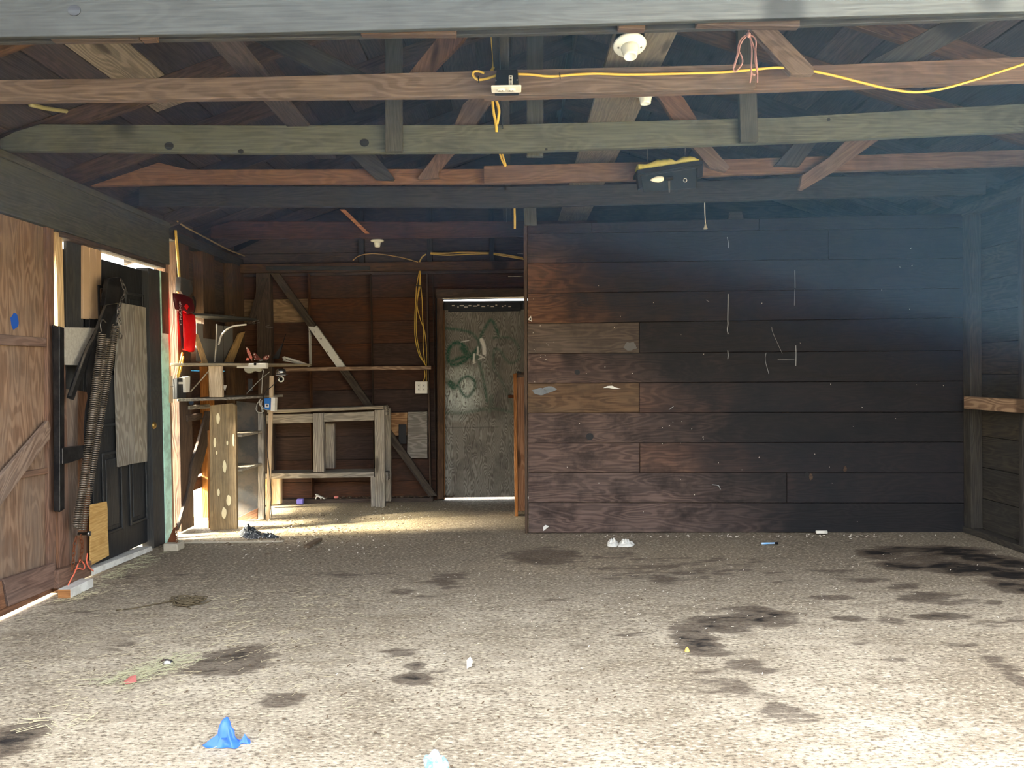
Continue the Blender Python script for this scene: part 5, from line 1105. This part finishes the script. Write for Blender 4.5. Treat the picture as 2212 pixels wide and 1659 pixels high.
tube('barrel', [a_, a_.lerp(b_, .8)], .007, M['light_blue'], pn, 8, 0); tube('cap', [a_.lerp(b_, .8), b_], .0075, M['black'], pn, 8, 0)
a_, b_ = PZ(1759, 1152.5) + Vector((0, -.03, .016)), PZ(1783, 1152.5) + Vector((0, -.03, .016))
tube('white_tube', [a_, b_], .014, M['plastic_w'], None, 12, 0, label='short white plastic tube at the partition foot', cat='tube')
bd = empty('bandana', PZ(555, 1163), label='black cloth with white printed squiggles heaped on the floor', cat='cloth')
mb, t, b = nt('black_printed_cloth'); tc = N(t, 'ShaderNodeTexCoord').outputs['Object']
nn = N(t, 'ShaderNodeTexNoise', {'Vector': tc, 'Scale': 16.0, 'Detail': 1.5, 'Distortion': 1.2}).outputs['Fac']
lf = mul(t, mrange(t, nn, .485, .493), mrange(t, nn, .508, .500)); t.links.new(mixc(t, lf, S(30, 34, 38), S(206, 210, 210)), b.inputs['Base Color']); b.inputs['Roughness'].default_value = .85
lump('cloth_heap', [(517, 1158), (518, 1150), (526, 1144), (536, 1146), (548, 1148), (560, 1152), (568, 1158), (560, 1163), (545, 1164), (530, 1163)], .075, mb, bd)
lump('cloth_tail', [(558, 1162), (565, 1154), (578, 1154), (592, 1158), (607, 1162), (590, 1163), (574, 1163)], .035, mb, bd)
pb_ = PZ(648, 1090); box('lilac_cap', (pb_.x - .035, pb_.y, 0.001), (pb_.x + .03, pb_.y + .05, .055), M['purple'], None, bevel=.006, label='small lilac plastic box under the workbench', cat='box')
gg = empty('black_and_white_clip', PZ(690, 1079), label='black and pale blue plastic clip on the sill under the bench', cat='clip')
bar('bar', PY(682, 1068, 7.32), PY(702, 1077, 7.30), .02, .012, M['cable_w'], gg)
tube('curl', [PY(682, 1078, 7.3), PY(684, 1073, 7.3), (PY(690, 1073, 7.3)), PY(694, 1078, 7.3)], .006, M['white'], gg)
lathe('pink_bottle_top', [(.012, 0), (.014, .02), (.012, .04)], PY(722, 1074, 7.36), (1, 0, 0), plain('pink_plastic', S(220, 130, 120), .5), None, 12, label='small pink cap on the sill behind the bench', cat='cap')
a_, b_ = PZ(662, 1185), PZ(690, 1168)
bar('metal_strip', a_ + Vector((0, 0, .012)), b_ + Vector((0, 0, .012)), .045, .02, M['brown_bit'], None, label='short flat brown strip lying on the floor in front of the bench', cat='strip')
sl = box('concrete_ridge', (PZ(395, 1172).x, PZ(395, 1174).y, -.002), (PZ(610, 1172).x, PZ(395, 1174).y + .03, .008), M['concrete'], floor)
lf_ = PZ(281, 1475)
mk('red_leaf', [lf_ + Vector(v) for v in ((-.03, -.012, .002), (.0, -.025, .004), (.032, -.008, .006), (.012, .028, .022), (-.012, .026, .018), (0, 0, .014))], [[0, 1, 5], [1, 2, 5], [2, 3, 5], [3, 4, 5], [4, 0, 5], [0, 4, 3, 2, 1]], M['leaf_red'], None, label='dry red leaf among the straw', cat='leaf')
lf_ = PZ(1014, 1441)
mk('pale_leaf', [lf_ + Vector(v) for v in ((-.01, -.02, .002), (.012, -.015, .01), (.014, .0, .03), (.004, .004, .045), (-.012, .0, .03), (-.004, -.01, .02))], [[0, 1, 5], [1, 2, 5], [2, 3, 5], [3, 4, 5], [4, 0, 5]], M['leaf_pale'], None, label='small curled pale leaf on bare concrete', cat='leaf')
crumple('foil_wrapper', [(340, 1431), (345, 1428), (356, 1427), (368, 1429), (380, 1431), (378, 1436), (362, 1436), (346, 1436)], .02, M['chrome'], 'shiny crushed foil wrapper half under the straw', 'wrapper')
crumple('yellow_crumb', [(1477, 1409), (1480, 1403), (1487, 1402), (1491, 1407), (1487, 1411)], .018, M['crumb'], 'small yellow crumb beside the big dark oil stain', 'crumb')
vn = []
for i in range(22):
    a_ = PZ(408 + R.uniform(-14, 14), 1303 + R.uniform(-5, 5)); r_ = R.uniform(.03, .09); ph = R.uniform(0, 6.28); e = R.uniform(.3, .7)
    vn.append([a_ + Vector((r_ * math.cos(ph + q), r_ * e * math.sin(ph + q) * 1.3, .006 + .02 * R.random())) for q in np.linspace(0, R.uniform(3, 6), 7)])
vn += [[PZ(x, y) + Vector((0, 0, .006)) for x, y in P] for P in ([(250, 1320), (290, 1316), (330, 1308), (380, 1300), (405, 1302)], [(405, 1302), (420, 1308), (440, 1305), (456, 1300)], [(395, 1305), (402, 1312), (412, 1317)])]
tubes('dry_vine', vn, .003, M['vine'], None, ns=4, sm=3, label='tangled dry vine lying on the floor near the left gate', cat='vine')
def scatter(name, n, f, mat, label, cat, lmin, lmax, w_):
    parts = []
    for _ in range(n):
        p = f(); a_ = R.gauss(.3, .8); L = R.uniform(lmin, lmax); d = Vector((math.cos(a_), math.sin(a_), 0)) * L / 2; s_ = Vector((-math.sin(a_), math.cos(a_), 0)) * w_ / 2
        z = R.uniform(.001, .008); p = p + Vector((0, 0, z)); tz = Vector((0, 0, R.uniform(-.003, .006)))
        V = [p - d - s_, p + d - s_ + tz, p + d + s_ + tz, p - d + s_]; V += [v + Vector((0, 0, w_ * .5)) for v in V]
        parts.append((V, BF))
    return join(name, parts, mat, None, kind='stuff', label=label, cat=cat)
def pxg(cx_, cy_, sx, sy, ang=0):
    def f():
        while True:
            u, v = R.gauss(0, 1), R.gauss(0, 1); x = cx_ + u * sx; y = cy_ + v * sy + ang * u * sx
            p = PZ(x, min(y, 1700)) if y > 1000 else None
            if p and XL + .05 < p.x < XR - .05 and 2.25 < p.y < 7.2: return p
    return f
scatter('straw', 170, pxg(370, 1432, 40, 9, -.22), M['straw_g'], 'greenish straw strewn round the foil wrapper', 'straw', .02, .07, .0018)
scatter('straw', 160, pxg(290, 1462, 38, 9, -.2), M['straw_g'], 'greenish straw heaped round the dry red leaf', 'straw', .02, .07, .0018)
scatter('straw', 420, pxg(350, 1400, 260, 90), M['straw'], 'loose pale straw scattered over the left side of the floor', 'straw', .01, .06, .0013)
scatter('straw', 26, pxg(120, 1560, 60, 12, -.1), M['straw'], 'pale straw by the near left dark stain', 'straw', .02, .09, .002)
scatter('straw', 130, pxg(270, 1225, 50, 12, -.45), M['straw_g'], 'green straw along the white threshold', 'straw', .03, .09, .002)
scatter('straw', 60, pxg(165, 1290, 30, 4, -.2), M['straw'], 'pale straw by the white painted wood block', 'straw', .02, .07, .002)
scatter('straw', 110, pxg(560, 1330, 150, 40), M['straw'], 'thin straw stems scattered mid floor', 'straw', .02, .10, .0014)
scatter('debris', 260, pxg(640, 1150, 110, 25), M['brown_bit'], 'brown grit on the floor in front of the bench', 'debris', .006, .02, .007)
scatter('debris', 180, pxg(640, 1150, 110, 25), M['fleck'], 'pale grit on the floor in front of the bench', 'debris', .005, .016, .006)
scatter('debris', 40, pxg(860, 1110, 60, 10), M['fleck'], 'white paper flecks on the floor right of the bench', 'debris', .004, .016, .005)
scatter('debris', 260, pxg(1500, 1280, 420, 70), M['fleck'], 'pale flecks scattered over the right side of the floor', 'debris', .003, .012, .0025)
scatter('debris', 200, pxg(900, 1380, 420, 130), M['brown_bit'], 'dark crumbs scattered over the middle of the floor', 'debris', .004, .014, .005)
scatter('debris', 70, pxg(1600, 1160, 300, 1.5), M['fleck'], 'pale crumbs along the foot of the partition', 'debris', .006, .02, .006)
scatter('debris', 90, lambda: Vector((R.uniform(-1.9, -.6), R.uniform(YS + .01, YS + .08), .04)), M['brown_bit'], 'dirt and chips lying on the back wall sill', 'debris', .01, .03, .012)
